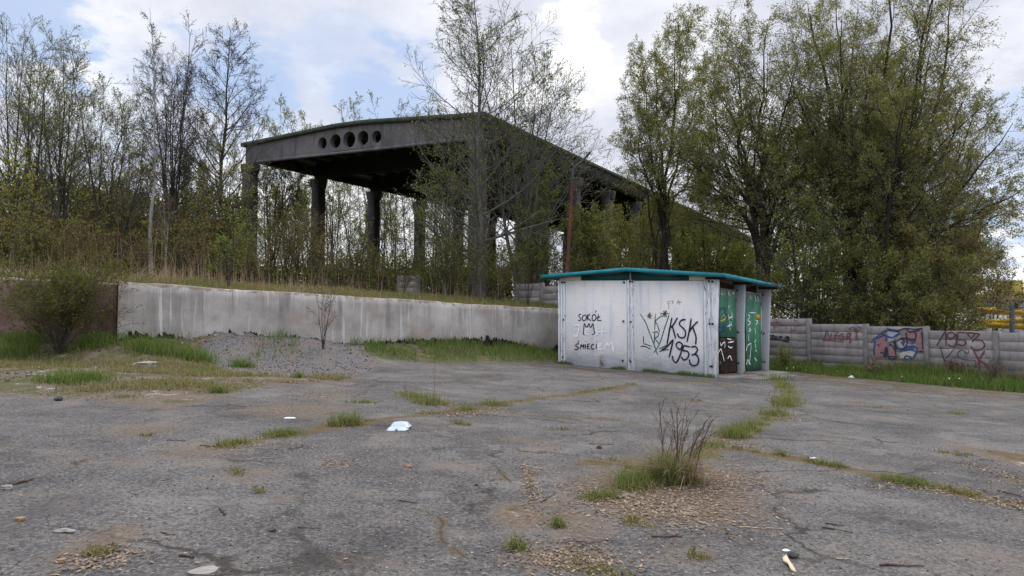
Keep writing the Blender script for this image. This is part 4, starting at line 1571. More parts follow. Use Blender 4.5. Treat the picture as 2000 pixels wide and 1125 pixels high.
# ------------------------------------------------------------------ water slide, house beyond the fence
Ys = 52.0
sc_ = at(2003, 620, Ys)
slide = thing('water_slide', 'yellow spiral water slide beyond the graffiti fence', 'water slide', (sc_[0], sc_[1], float(slope(sc_[0]))))
rs = 77 * Ys / F
prof = [(.42 * math.cos(a), .40 * math.sin(a)) for a in np.linspace(math.pi, 2 * math.pi, 9)] + [(.37 * math.cos(a), .35 * math.sin(a)) for a in np.linspace(2 * math.pi, math.pi, 9)]
nA = 90
zt_, zbm = at(1925, 603, Ys)[2], at(1925, 629, Ys)[2]
ring = []
for i in range(nA):
    a = math.pi * 1.0 + (i / (nA - 1) - .12) * 2 * math.pi * 1.75
    z = zt_ - (zt_ - zbm) * ((a - math.pi) / (2 * math.pi))
    for (dr, dzp) in prof:
        ring.append((sc_[0] + (rs + dr) * math.cos(a), sc_[1] + (rs + dr) * math.sin(a) * .9, z + dzp))
npf = len(prof)
I = np.arange(nA * npf).reshape(nA, npf)
nI = np.roll(I, -1, 1)
q = np.stack([I[:-1], nI[:-1], nI[1:], I[1:]], -1).reshape(-1, 4)
link('flume', quads('flume', np.array(ring), q, [MATS['slide_yellow']], None, True), slide)
for (u, dy) in ((1977, -2.9), (2022, 1.0)):
    p0 = at(u, 650, Ys + dy)
    ptop = at(u, 584, Ys + dy)
    zz = float(slope(p0[0]))
    P = np.array([[(p0[0], p0[1], zz - .2 + (ptop[2] - zz) * k) for k in (0, .5, 1.0)]])
    V, q = tubes(P, np.full((1, 3), .17), 10)
    link('support_post', quads('support_post', V, q, [MATS['blue_steel']], None, True), slide)
Yh = 70.0
house = thing('house', 'white house with thatched roof and yellow tower behind the water slide', 'house', at(1990, 650, Yh))
xa, xb = at(1960, 600, Yh)[0], at(2110, 600, Yh)[0]
zbase, zeave = float(slope(xa)) - .2, at(1960, 588, Yh)[2]
m = MB()
m.box(xa, xb, Yh, Yh + 7, zbase, zeave)
m.build('wall', MATS['house_white'], house)
m = MB()
m.box(xa - .4, xb + .4, Yh - .5, Yh - .45, zeave, zeave + .02)
zr_ = at(1990, 562, Yh)[2]
m = MB()
m.add([(xa - .6, Yh - .6, zeave - .1), (xb + .6, Yh - .6, zeave - .1), (xb + .6, Yh + 7.6, zeave - .1), (xa - .6, Yh + 7.6, zeave - .1), (xa + 2.2, Yh + 3.5, zr_ + .2), (xb - 2.2, Yh + 3.5, zr_ + .2)],
      [(0, 3, 2, 1), (0, 1, 5, 4), (1, 2, 5), (2, 3, 4, 5), (3, 0, 4)])
m.build('roof', MATS['thatch'], house)
x0, x1_ = at(1981, 560, Yh)[0], at(2015, 560, Yh)[0]
m = MB()
m.box(x0, x1_, Yh + 1.2, Yh + 3.0, zeave - .05, at(1990, 546, Yh)[2])
m.build('tower', MATS['house_yellow'], house)
for (u, v) in ((1984, 597), (1971, 624), (1999, 624), (2010, 597)):
    p = at(u, v, Yh)
    m = MB()
    m.box(p[0] - .2, p[0] + .2, Yh - .05, Yh - .004, p[2] - .28, p[2] + .28)
    m.build('window', MATS['window_dark'], house)
shed0 = at(1925, 650, 66.0)
shed = thing('flat_roof_shed', 'low grey flat roofed shed between the trees and the house', 'shed', shed0)
m = MB()
xa, xb = at(1927, 640, 66)[0], at(1957, 640, 66)[0]
m.box(xa, xb, 66, 70, float(slope(xa)) - .3, at(1940, 600, 66)[2])
m.build('wall', MATS['house_white'], shed)
m = MB()
m.box(xa - .3, xb + .3, 65.7, 70.3, at(1940, 600, 66)[2] + .002, at(1940, 596, 66)[2])
m.build('roof', MATS['roof_felt'], shed)

# ------------------------------------------------------------------ plants: growing branches


def grow(rng, P, Rd, k, tmin, tmax, ang, ratio, up=.0, wob=.12, n=5, rr=.5, shape=0.5, tip=.25, ang_sd=8, out=0.0):
    B, m, _ = P.shape
    t = tmin + (tmax - tmin) * ((np.arange(k)[None, :] + rng.random((B, k))) / k)
    f = t * (m - 1)
    i0 = np.clip(f.astype(int), 0, m - 2)
    fr = (f - i0)[..., None]
    bi = np.arange(B)[:, None]
    base = P[bi, i0] * (1 - fr) + P[bi, i0 + 1] * fr
    T = norm(P[bi, i0 + 1] - P[bi, i0])
    rad = Rd[bi, i0] * (1 - fr[..., 0]) + Rd[bi, i0 + 1] * fr[..., 0]
    plen = np.linalg.norm(np.diff(P, axis=1), axis=2).sum(1)[:, None]
    q = rng.normal(size=(B, k, 3))
    q = norm(q - (q * T).sum(-1, keepdims=True) * T)
    a = np.radians(ang + ang_sd * rng.normal(size=(B, k)))[..., None]
    d = np.cos(a) * T + np.sin(a) * q
    L = plen * ratio * (1 - shape * (t - tmin) / max(1e-6, tmax - tmin)) * (.75 + .5 * rng.random((B, k)))
    stepL = (L / (n - 1)).reshape(-1, 1)
    pos = base.reshape(-1, 3)
    d = norm(d.reshape(-1, 3))
    pts = [pos]
    upv = np.array([0, 0, up])
    for _ in range(n - 1):
        d = norm(d + upv + wob * rng.normal(size=d.shape))
        pos = pos + d * stepL
        pts.append(pos)
    C = np.stack(pts, 1)
    r0 = np.minimum(rad.reshape(-1) * rr, rad.reshape(-1) * .9)
    R2 = r0[:, None] * np.linspace(1, tip, n)[None, :]
    return C, R2


def leaves_on(rng, P, per, size, spread, asp=.55, droop=0.0):
    B, n, _ = P.shape
    t = rng.random((B, per)) ** .7 * (n - 1)
    i0 = np.clip(t.astype(int), 0, n - 2)
    fr = (t - i0)[..., None]
    bi = np.arange(B)[:, None]
    c = (P[bi, i0] * (1 - fr) + P[bi, i0 + 1] * fr).reshape(-1, 3)
    c = c + rng.normal(size=c.shape) * spread
    return leaf_quads(rng, c, size, asp, droop)


def leaf_quads(rng, c, size, asp=.55, droop=0.0):
    N = len(c)
    a = rng.normal(size=(N, 3))
    a[:, 2] -= droop
    a = norm(a)
    b = norm(np.cross(a, rng.normal(size=(N, 3))))
    s = size * (.6 + .8 * rng.random((N, 1)))
    V = np.stack([c - a * s * .5, c + b * s * asp * .5, c + a * s * .5, c - b * s * asp * .5], 1).reshape(-1, 3)
    return V, np.arange(N * 4).reshape(N, 4)


def stem_curve(rng, p, H_, lean, r0, n=9, wob=.02, tip=.12, curve=0.0):
    t = np.linspace(0, 1, n)
    q = np.zeros((n, 3))
    q[:, 2] = H_ * t
    lx, ly = lean
    q[:, 0] = lx * (t + curve * t * t) / (1 + curve)
    q[:, 1] = ly * (t + curve * t * t) / (1 + curve)
    w_ = np.cumsum(rng.normal(size=(n, 3)) * wob * H_ / n ** .5, axis=0)
    w_[:, 2] = 0
    q += w_ - w_[0]
    r = r0 * (1 - (1 - tip * .5) * t ** .62)
    r[0] *= 1.25
    return q + np.asarray(p), r


def join(parts):
    Vs, Fs, b = [], [], 0
    for V, Fq in parts:
        Vs.append(V)
        Fs.append(Fq + b)
        b += len(V)
    return np.vstack(Vs), np.vstack(Fs)


def plant(name, label, cat, p, stems, seed, levels, leaf_n, leaf_size, leaf_mats, bark_mat='bark_dark', twig_mat='twig_grey', group=None, split=1, spread=.06, droop=0.0, min_r=.006, asp=.55, crown_name='crown', trunk_name='trunk'):
    """stems: list of (height, lean, radius, curve); levels: list of kwargs of grow()"""
    rng = np.random.default_rng(seed)
    root = thing(name, label, cat, p, group)
    Ps, Rs = [], []
    for st_i in stems:
        if len(st_i) == 2:
            a, b = st_i
        else:
            h, lean, r0, cv_ = st_i
            a, b = stem_curve(rng, p, h, lean, r0, curve=cv_)
        Ps.append(a)
        Rs.append(b)
    Pc, Rc = np.array(Ps), np.array(Rs)
    tr = [tubes(Pc, np.maximum(Rc, min_r), 8)]
    cr = []
    for li, kw in enumerate(levels):
        Pc, Rc = grow(rng, Pc, Rc, **kw)
        Rc = np.maximum(Rc, min_r)
        tb = tubes(Pc, Rc, 5 if li < split else 3)
        (tr if li < split else cr).append(tb)
    V, q = join(tr)
    link(trunk_name, quads(trunk_name, V, q, [MATS[bark_mat]], None, True), root)
    mats = [MATS[twig_mat]]
    mi = []
    if cr:
        V, q = join(cr)
        parts = [(V, q)]
        mi.append(np.zeros(len(q), int))
    else:
        parts = []
    for j, (lm, share) in enumerate(leaf_mats):
        per = max(1, int(round(leaf_n * share)))
        lv = leaves_on(rng, Pc, per, leaf_size, spread, asp, droop)
        parts.append(lv)
        mats.append(MATS[lm])
        mi.append(np.full(len(lv[1]), j + 1))
    V, q = join(parts)
    link(crown_name, quads(crown_name, V, q, mats, np.concatenate(mi)), root)
    return root


def foot(u, Y):
    x = (u - 1000) / F * Y
    return (x, Y, gz(x, Y) - .05)


def hgt(v, Y, p):
    return at(1000, v, Y)[2] - p[2]


def tree(label, u, Y, vtop, seed, kind, group=None, **o):
    p = foot(u, Y)
    h = hgt(vtop, Y, p)
    rng = np.random.default_rng(seed + 1000)
    if kind == 'alder':         # straight trunk, ascending fine branches, nearly bare
        st = [(h, (o.get('lean', 0), 0), o.get('r', .16), 0)]
        lv = [dict(k=o.get('k1', 34), tmin=o.get('t0', .25), tmax=.97, ang=o.get('ang', 52), ratio=o.get('w', .30), up=.05, wob=.07, n=6, rr=.42, shape=o.get('shape', .72)),
              dict(k=9, tmin=.2, tmax=.98, ang=38, ratio=.42, up=.05, wob=.12, n=4, rr=.55, shape=.5),
              dict(k=o.get('k3', 6), tmin=.2, tmax=1.0, ang=38, ratio=.42, up=.03, wob=.15, n=3, rr=.6, shape=.4)]
    elif kind == 'multi':       # several slim stems
        ns_ = o.get('stems', 5)
        st = [(h * rng.uniform(.72, 1.0) if i else h, (rng.normal() * h * .07 + o.get('lean', 0), rng.normal() * h * .06), o.get('r', .10) * rng.uniform(.7, 1.1), .3) for i in range(ns_)]
        lv = [dict(k=o.get('k1', 14), tmin=o.get('t0', .28), tmax=.97, ang=o.get('ang', 36), ratio=o.get('w', .26), up=.06, wob=.08, n=5, rr=.45, shape=.6),
              dict(k=7, tmin=.2, tmax=.98, ang=36, ratio=.42, up=.05, wob=.13, n=4, rr=.55, shape=.5),
              dict(k=o.get('k3', 5), tmin=.2, tmax=1.0, ang=38, ratio=.45, up=.03, wob=.15, n=3, rr=.6, shape=.4)]
    elif kind == 'vase':        # broad crown of rising limbs
        ns_ = o.get('stems', 5)
        st = []
        for i in range(ns_):
            a = 2 * math.pi * i / ns_ + rng.uniform(-.4, .4)
            sp = o.get('spread', .24) * h * rng.uniform(.4, 1.15)
            st.append((h * rng.uniform(.72, 1.0), (math.cos(a) * sp + o.get('lean', 0), math.sin(a) * sp * .8), o.get('r', .16) * rng.uniform(.7, 1.15), .35))
        lv = [dict(k=o.get('k1', 15), tmin=o.get('t0', .16), tmax=.97, ang=o.get('ang', 46), ratio=o.get('w', .34), up=.05, wob=.09, n=6, rr=.42, shape=.55),
              dict(k=o.get('k2', 8), tmin=.18, tmax=.98, ang=40, ratio=.44, up=.02, wob=.12, n=4, rr=.52, shape=.45),
              dict(k=o.get('k3', 6), tmin=.15, tmax=1.0, ang=42, ratio=.46, up=.0, wob=.15, n=3, rr=.6, shape=.35)]
    return plant('tree', label, 'tree', p, st, seed, lv, o.get('leaf', 3), o.get('ls', .09), o.get('mats', [('leaf_fresh', 1.0)]), o.get('bark', 'bark_dark'), o.get('twig', 'twig_grey'),
                 group, 1, o.get('sp', .07), o.get('droop', 0.0), o.get('min_r', .0065), o.get('asp', .55))


def limb_tree(label, u, Y, limbs, seed, group=None, extra=3, depth=.22, r=.2, **o):
    """broad tree whose main limbs follow given paths; every limb also swings towards or away from the camera"""
    p = foot(u, Y)
    rng = np.random.default_rng(seed + 2000)
    st = []
    top = max(hgt(q[-1][1], Y, p) for q in limbs)
    for i, q in enumerate(limbs):
        dy = depth * top * rng.uniform(-1, 1)
        pts = [np.array(p)]
        m_ = len(q)
        for j, (uu, vv) in enumerate(q):
            f = (j + 1) / m_
            w_ = at(uu, vv, Y)
            x = w_[0]
            pts.append(np.array([x, Y + dy * f ** 1.3, w_[2]]))
        c = smooth_path(pts, 8)
        t = np.linspace(0, len(c) - 1, 13)
        i0 = np.clip(t.astype(int), 0, len(c) - 2)
        c = c[i0] * (1 - (t - i0))[:, None] + c[i0 + 1] * (t - i0)[:, None]
        L = np.linalg.norm(np.diff(c, axis=0), axis=1).sum()
        c[2:-1] += rng.normal(size=(10, 3)) * L * .006
        rad = r * min(1.0, .45 + .55 * L / top) * (1 - .93 * np.linspace(0, 1, 13) ** .62)
        st.append((c, rad))
    for i in range(extra):
        a = rng.uniform(0, 2 * math.pi)
        h = top * rng.uniform(.6, .95)
        sp_ = top * rng.uniform(.12, .26)
        c, rad = stem_curve(rng, p, h, (math.cos(a) * sp_ * .7, (math.sin(a)) * sp_ * 1.2), r * .8, n=13, curve=.5)
        st.append((c, rad))
    lv = [dict(k=o.get('k1', 16), tmin=o.get('t0', .26), tmax=.98, ang=o.get('ang', 44), ratio=o.get('w', .27), up=o.get('up', .02), wob=.10, n=6, rr=.42, shape=.5),
          dict(k=o.get('k2', 8), tmin=.15, tmax=.98, ang=42, ratio=.42, up=.0, wob=.12, n=4, rr=.52, shape=.4),
          dict(k=o.get('k3', 6), tmin=.12, tmax=1.0, ang=44, ratio=.44, up=-.01, wob=.15, n=3, rr=.6, shape=.35)]
    return plant('tree', label, 'tree', p, st, seed, lv, o.get('leaf', 8), o.get('ls', .07), o.get('mats'), 'bark_black', 'twig_grey', group, 1, .075, .3, .0065, .5)


GL, GM, GR = 'trees on the bank', 'trees by the hall', 'broad trees behind the booth and fence'
OL = [('leaf_olive', .45), ('leaf_tan', .28), ('leaf_fresh', .27)]
# centre
tree('tall slender tree whose straight trunk stands before the hall corner', 938, 28.5, -40, 11, 'alder', GM, r=.20, w=.32, shape=.62, k1=56, t0=.10, ang=56, leaf=2, ls=.075, mats=[('leaf_olive', .5), ('leaf_fresh', .5)], k3=6, bark='bark_grey')
tree('rounded many-stemmed tree rising beside the slender one over the hall roof', 1012, 30.0, 62, 12, 'multi', GM, stems=5, r=.13, w=.44, ang=48, k1=20, t0=.22, leaf=2, ls=.075, mats=[('leaf_olive', .5), ('leaf_fresh', .5)], bark='bark_grey')
tree('low leafy green tree in front of the hall opening', 868, 27.5, 300, 13, 'multi', GM, stems=4, r=.07, w=.44, ang=52, k1=12, t0=.15, leaf=2, ls=.07, mats=[('leaf_fresh', .7), ('leaf_olive', .3)], bark='bark_grey')
tree('green leafy young tree against the dark side of the hall, before the second pillar', 1045, 30.0, 330, 14, 'multi', GM, stems=5, r=.07, w=.36, ang=48, k1=12, t0=.15, leaf=3, ls=.075, mats=[('leaf_fresh', .7), ('leaf_olive', .3)])
tree('slim leafy tree beside the rusty lamp post', 1150, 31.0, 410, 15, 'multi', GM, stems=6, r=.07, w=.36, ang=44, k1=14, t0=.15, leaf=5, ls=.09, mats=OL)
# right
limb_tree('slim upright tree just above the booth ridge, its crown parted from the others', 1297, 38.0,
          [[(1297, 400), (1290, 200), (1288, 70)], [(1298, 400), (1325, 200), (1335, 75)], [(1296, 420), (1265, 260), (1258, 130)], [(1299, 420), (1345, 260), (1378, 120)], [(1300, 440), (1360, 340), (1395, 240)],
           [(1296, 430), (1255, 340), (1240, 240)], [(1297, 400), (1310, 220), (1305, 95)]], 21, GR, 1, .14, .16, mats=OL, w=.22, leaf=9, ls=.085, k1=16, t0=.36, up=.04, ang=38)
limb_tree('fan shaped tree with dark limbs arching over the booth roof corner', 1488, 33.5,
          [[(1484, 400), (1478, 240), (1480, 70)], [(1480, 430), (1440, 290), (1440, 90)], [(1478, 440), (1415, 320), (1380, 170)], [(1476, 450), (1400, 360), (1345, 280)], [(1500, 470), (1555, 340), (1630, 230)],
           [(1496, 470), (1535, 360), (1585, 190)], [(1486, 430), (1505, 290), (1540, 120)], [(1478, 470), (1430, 400), (1370, 370)], [(1482, 420), (1460, 260), (1410, 120)], [(1504, 480), (1575, 380), (1650, 330)]],
          22, GR, 0, .16, .22, mats=OL, w=.30, leaf=11, ls=.078, k1=18, t0=.30)
limb_tree('tallest broad tree with a thick dark trunk, standing behind the fence mural', 1665, 31.5,
          [[(1672, 420), (1690, 230), (1660, -60)], [(1670, 420), (1705, 260), (1740, -40)], [(1664, 430), (1640, 240), (1590, 20)], [(1662, 440), (1610, 300), (1540, 110)], [(1660, 470), (1600, 380), (1530, 280)],
           [(1676, 420), (1740, 240), (1800, 20)], [(1664, 420), (1650, 200), (1630, -50)], [(1656, 500), (1610, 440), (1560, 400)], [(1668, 400), (1695, 200), (1700, -70)], [(1660, 450), (1630, 300), (1580, 190)]],
          23, GR, 2, .2, .27, t0=.28, mats=OL, w=.26, leaf=9, ls=.075, k1=17)
limb_tree('great dark limbed tree with one long limb leaning out to the clear sky', 1702, 30.0,
          [[(1735, 470), (1820, 300), (1870, 120), (1890, -30)], [(1720, 430), (1760, 250), (1785, 20)], [(1715, 430), (1735, 240), (1750, -20)], [(1740, 500), (1840, 390), (1930, 260)], [(1730, 470), (1830, 340), (1900, 180)],
           [(1712, 440), (1700, 300), (1690, 130)], [(1735, 510), (1820, 450), (1890, 400)], [(1725, 440), (1800, 260), (1850, 60)]], 24, GR, 2, .2, .24, t0=.26, mats=OL, w=.26, leaf=9, ls=.075, k1=17)
limb_tree('olive spreading tree at the clear end of the row, near the water slide', 1812, 32.0,
          [[(1815, 480), (1830, 330), (1850, 200)], [(1825, 500), (1880, 400), (1930, 280)], [(1828, 530), (1890, 470), (1960, 390)], [(1808, 480), (1780, 340), (1760, 190)], [(1830, 550), (1890, 520), (1945, 490)], [(1820, 490), (1860, 350), (1905, 210)]],
          25, GR, 1, .22, .18, mats=[('leaf_tan', .6), ('leaf_olive', .4)], w=.30, leaf=8, ls=.075, k1=17, t0=.15)
tree('thin trunked tree standing between the booth and the first fence mural', 1560, 29.0, 320, 26, 'multi', GR, stems=3, r=.12, w=.42, ang=56, k1=16, t0=.2, leaf=5, ls=.08, mats=[('leaf_olive', .6), ('leaf_fresh', .4)], bark='bark_black')
tree('bushy tree filling the gap under the slim upright tree', 1385, 40.0, 345, 27, 'vase', GR, stems=6, spread=.28, r=.11, w=.42, ang=52, k1=15, t0=.08, leaf=7, ls=.085, mats=OL, bark='bark_black')
tree('low bushy tree hiding the far end of the hall', 1245, 41.0, 400, 28, 'vase', GR, stems=7, spread=.30, r=.11, w=.42, ang=54, k1=15, t0=.06, leaf=7, ls=.085, mats=OL, bark='bark_black')
tree('green low tree right behind the blue and pink mural', 1740, 28.0, 455, 29, 'vase', GR, stems=6, spread=.34, r=.08, w=.5, ang=60, k1=14, t0=.08, leaf=6, ls=.075, mats=[('leaf_olive', .5), ('leaf_fresh', .25), ('leaf_tan', .25)], bark='bark_black')
tree('tan budded low tree above the maroon 1953 on the fence', 1838, 28.5, 430, 30, 'vase', GR, stems=6, spread=.30, r=.09, w=.5, ang=60, k1=14, t0=.06, leaf=6, ls=.08, mats=[('leaf_tan', .65), ('leaf_olive', .35)], bark='bark_black')
tree('dull green low tree behind the red lettered fence panel', 1612, 29.5, 470, 31, 'vase', GR, stems=6, spread=.30, r=.08, w=.5, ang=60, k1=13, t0=.06, leaf=5, ls=.075, mats=[('leaf_olive', .7), ('leaf_fresh', .3)], bark='bark_black')
tree('taller olive tree far back between the fan shaped tree and the tallest one', 1590, 46.0, 130, 32, 'vase', GR, stems=7, spread=.26, r=.14, w=.38, k1=15, t0=.15, leaf=6, ls=.09, mats=OL, bark='bark_black')
tree('far back olive tree showing behind the long leaning limb', 1775, 44.0, 215, 33, 'vase', GR, stems=7, spread=.24, r=.14, w=.40, k1=15, t0=.1, leaf=7, ls=.09, mats=OL, bark='bark_black')
tree('tree past the frame edge whose branch tips hang over the house', 2125, 33.0, 60, 34, 'alder', GR, r=.18, w=.26, k1=34, leaf=4, ls=.08, mats=OL)
tree('far thin tree over the flat roofed shed', 1945, 62.0, 470, 35, 'multi', GR, stems=4, r=.09, w=.32, k1=12, leaf=3, ls=.12, mats=[('leaf_dark', 1.0)])
# left
tree('straight bare tree with a tall cone of fine twigs beside the hall', 432, 33.0, 64, 41, 'alder', GL, r=.19, w=.30, k1=48, t0=.30, ang=50, leaf=1, ls=.06, mats=[('leaf_dark', 1.0)], k3=7)
tree('bare cluster of several straight stems next to the cone shaped tree', 330, 34.0, 95, 42, 'multi', GL, stems=7, r=.12, w=.24, ang=34, k1=18, t0=.3, leaf=1, ls=.06, mats=[('leaf_dark', 1.0)])
tree('tallest pale slim pole of a tree with few twigs', 297, 29.0, 22, 43, 'alder', GL, r=.11, w=.13, k1=16, t0=.4, ang=34, leaf=1, ls=.05, mats=[('leaf_dark', 1.0)], k3=4, bark='bark_pale')
tree('thin pale stem leaning close to the slim pole', 322, 28.0, 380, 44, 'multi', GL, stems=2, r=.06, w=.22, k1=10, t0=.5, leaf=1, ls=.06, mats=[('leaf_brown', 1.0)], bark='bark_pale')
tree('yellow green budding tree between the bare cluster and the grove edge', 196, 33.0, 130, 45, 'multi', GL, stems=5, r=.10, w=.30, ang=40, k1=15, t0=.3, leaf=1, ls=.075, mats=[('leaf_yellow', .5), ('leaf_olive', .5)])
tree('green hazed tall tree, second in from the edge of the grove', 110, 33.0, 85, 46, 'multi', GL, stems=5, r=.12, w=.31, ang=40, k1=15, t0=.3, leaf=1, ls=.075, mats=[('leaf_yellow', .5), ('leaf_fresh', .5)])
tree('grey twigged tall tree closest to the frame edge', 36, 34.0, 50, 47, 'multi', GL, stems=5, r=.12, w=.33, ang=40, k1=15, t0=.3, leaf=1, ls=.065, mats=[('leaf_olive', .5), ('leaf_fresh', .5)])
tree('tree with yellow leaf tufts low over the brown wall', 20, 27.0, 300, 48, 'multi', GL, stems=4, r=.08, w=.34, ang=46, k1=9, t0=.3, leaf=1, ls=.10, mats=[('leaf_yellow', 1.0)])
tree('crooked forked tree leaning towards the hall above the dry reeds', 225, 29.0, 320, 49, 'multi', GL, stems=3, r=.12, w=.34, ang=40, k1=12, t0=.35, lean=1.2, leaf=1, ls=.07, mats=[('leaf_olive', 1.0)])
tree('pale budding slender tree just behind the bare cone', 520, 46.0, 235, 50, 'multi', GL, stems=6, r=.10, w=.30, ang=40, k1=14, t0=.2, leaf=3, ls=.10, mats=[('leaf_olive', 1.0)])
tree('yellow leaved tree at the foot of the bare cone', 440, 31.0, 270, 51, 'multi', GL, stems=4, r=.08, w=.36, ang=46, k1=10, t0=.25, leaf=1, ls=.08, mats=[('leaf_yellow', .5), ('leaf_olive', .5)])
tree('slim tree half hidden behind the far front pillar', 400, 42.0, 240, 52, 'multi', GL, stems=5, r=.10, w=.3, k1=14, leaf=2, ls=.10, mats=[('leaf_olive', 1.0)])
tree('spindly budding tree far behind the yellow green one', 255, 44.0, 215, 53, 'multi', GL, stems=5, r=.10, w=.3, k1=10, leaf=1, ls=.10, mats=[('leaf_olive', .6), ('leaf_yellow', .4)])
tree('budding tree far behind the grove, between the two tallest', 75, 46.0, 170, 54, 'multi', GL, stems=5, r=.12, w=.32, k1=10, leaf=1, ls=.10, mats=[('leaf_olive', .5), ('leaf_fresh', .5)])
tree('thin tree far behind the crooked forked one', 155, 48.0, 225, 55, 'multi', GL, stems=5, r=.12, w=.32, k1=10, leaf=1, ls=.10, mats=[('leaf_olive', .5), ('leaf_fresh', .5)])
# beyond the hall, seen through and above it
GB = 'thin trees seen through the hall'
rb = np.random.default_rng(77)
_src = None
spots = [(560, 62, 215), (600, 70, 250), (640, 75, 240), (655, 66, 215), (700, 68, 212), (745, 72, 222), (770, 80, 260), (800, 66, 225), (850, 76, 225), (880, 90, 270), (905, 70, 300), (530, 58, 300), (580, 56, 330), (930, 95, 330), (680, 95, 300), (730, 60, 330)]
for i, (u, Y, vt) in enumerate(spots):
    tree('thin budding tree growing beyond the open hall', u, Y, vt, 300 + i, 'multi', GB, stems=4, r=.12, w=.28, ang=36, k1=11, t0=.2, leaf=3, ls=.14, mats=[('leaf_olive', .6), ('leaf_fresh', .4)], k3=4, min_r=.011)


# conifers
def conifer(label, u, Y, vtop, seed):
    p = foot(u, Y)
    h = hgt(vtop, Y, p)
    return plant('conifer', label, 'tree', p, [(h, (0, 0), .16, 0)], seed,
                 [dict(k=60, tmin=.1, tmax=.99, ang=88, ratio=.26, up=-.03, wob=.05, n=5, rr=.3, shape=.95, ang_sd=5),
                  dict(k=9, tmin=.1, tmax=1.0, ang=50, ratio=.32, up=-.04, wob=.08, n=3, rr=.5, shape=.6)],
                 9, .16, [('conifer_green', 1.0)], group='dark conifers beyond the bank', spread=.10, droop=.8, asp=.4)


conifer('dark spruce with a sharp tip behind the bare stem cluster', 352, 52.0, 322, 61)
conifer('dark spruce peeping over the undergrowth near the yellow green tree', 243, 56.0, 372, 62)
conifer('low dark spruce close behind the brown wall end', 60, 58.0, 330, 63)
conifer('dark conifer showing its side past the house', 2035, 60.0, 440, 64)

# saplings and shrubs
def shrub(label, u, Y, h, seed, n_st=6, spr=.35, leaf_n=4, ls=.06, mats=(('leaf_fresh', 1.0),), bark_m='bark_dark', group='shrubs on the bank', name='shrub', r=.02, k1=10, w=.38, sp=.05, p=None):
    p = p or foot(u, Y)
    rng = np.random.default_rng(seed + 500)
    st = [(h * rng.uniform(.6, 1.0), (rng.normal() * spr * h * .6, rng.normal() * spr * h * .6), r * rng.uniform(.7, 1.2), .4) for _ in range(n_st)]
    return plant(name, label, 'shrub', p, st, seed,
                 [dict(k=k1, tmin=.2, tmax=.97, ang=42, ratio=w, up=.04, wob=.12, n=4, rr=.55, shape=.5), dict(k=5, tmin=.2, tmax=1.0, ang=40, ratio=.42, up=.02, wob=.15, n=3, rr=.6, shape=.4)],
                 leaf_n, ls, list(mats), bark_m, 'twig_brown', group, 1, sp, min_r=.0035, crown_name='foliage', trunk_name='stems')


# bush at the brown wall
pb = gp(118, 705)
pb = (pb[0] * 1.0, 14.6, gz(pb[0], 14.6) - .03)
pb = ((118 - 1000) / F * 14.6, 14.6, gz((118 - 1000) / F * 14.6, 14.6) - .03)
shrub('large sprawling bush budding yellow green against the brown wall', 0, 0, 2.1, 71, 26, .6, 9, .046, (('leaf_bush', 1.0),), group=None, p=pb, r=.016, k1=12, w=.42, sp=.04)
shrub('thin bare sapling clump standing before the pale wall on the gravel mound', 632, 17.4, 2.3, 72, 5, .20, 1, .03, (('leaf_brown', 1.0),), group=None, r=.012, k1=5, w=.22, p=((632 - 1000) / F * 17.6, 17.6, gz((632 - 1000) / F * 17.6, 17.6) - .03))
# green sapling on the wall top
p = foot(446, 19.6)
plant('sapling', 'bright green young sapling on the bank above the pale wall', 'tree', p, [(hgt(410, 19.6, p), (.15, 0), .045, .3), (1.5, (-.3, 0), .02, .2)], 73,
      [dict(k=16, tmin=.2, tmax=.97, ang=55, ratio=.36, up=.04, wob=.1, n=5, rr=.4, shape=.5), dict(k=6, tmin=.2, tmax=1.0, ang=42, ratio=.42, up=.02, wob=.14, n=3, rr=.55)],
      4, .052, [('leaf_fresh', 1.0)], 'bark_dark', 'twig_brown', None, 1, .05, min_r=.004)
# bare stems at the corner fence
shrub('bare forked stems in front of the corner slab fence', 1030, 26.6, 2.6, 74, 4, .22, 1, .03, (('leaf_fresh', 1.0),), group=None, r=.03, k1=5, w=.25)
shrub('bare hanging twigs before the last fence panel by the yellow slide', 1935, 18.9, 1.0, 75, 7, .5, 1, .03, (('leaf_brown', 1.0),), group=None, r=.010, k1=6, w=.4)
shrub('brown dead bush at the fence foot under the maroon 1953', 1860, 20.0, .8, 76, 12, .55, 3, .035, (('leaf_brown', 1.0),), group=None, r=.009, k1=6, w=.4)
shrub('small green weed clump beside the booth at the fence foot', 1530, 23.2, .9, 77, 9, .4, 5, .04, (('leaf_fresh', .5), ('leaf_olive', .5)), group=None, r=.008, k1=6, w=.4)
shrub('pale dry weeds at the foot of the post before the mural', 1700, 21.3, .7, 78, 9, .35, 2, .03, (('straw', 1.0),), group=None, r=.007, k1=5, w=.35)

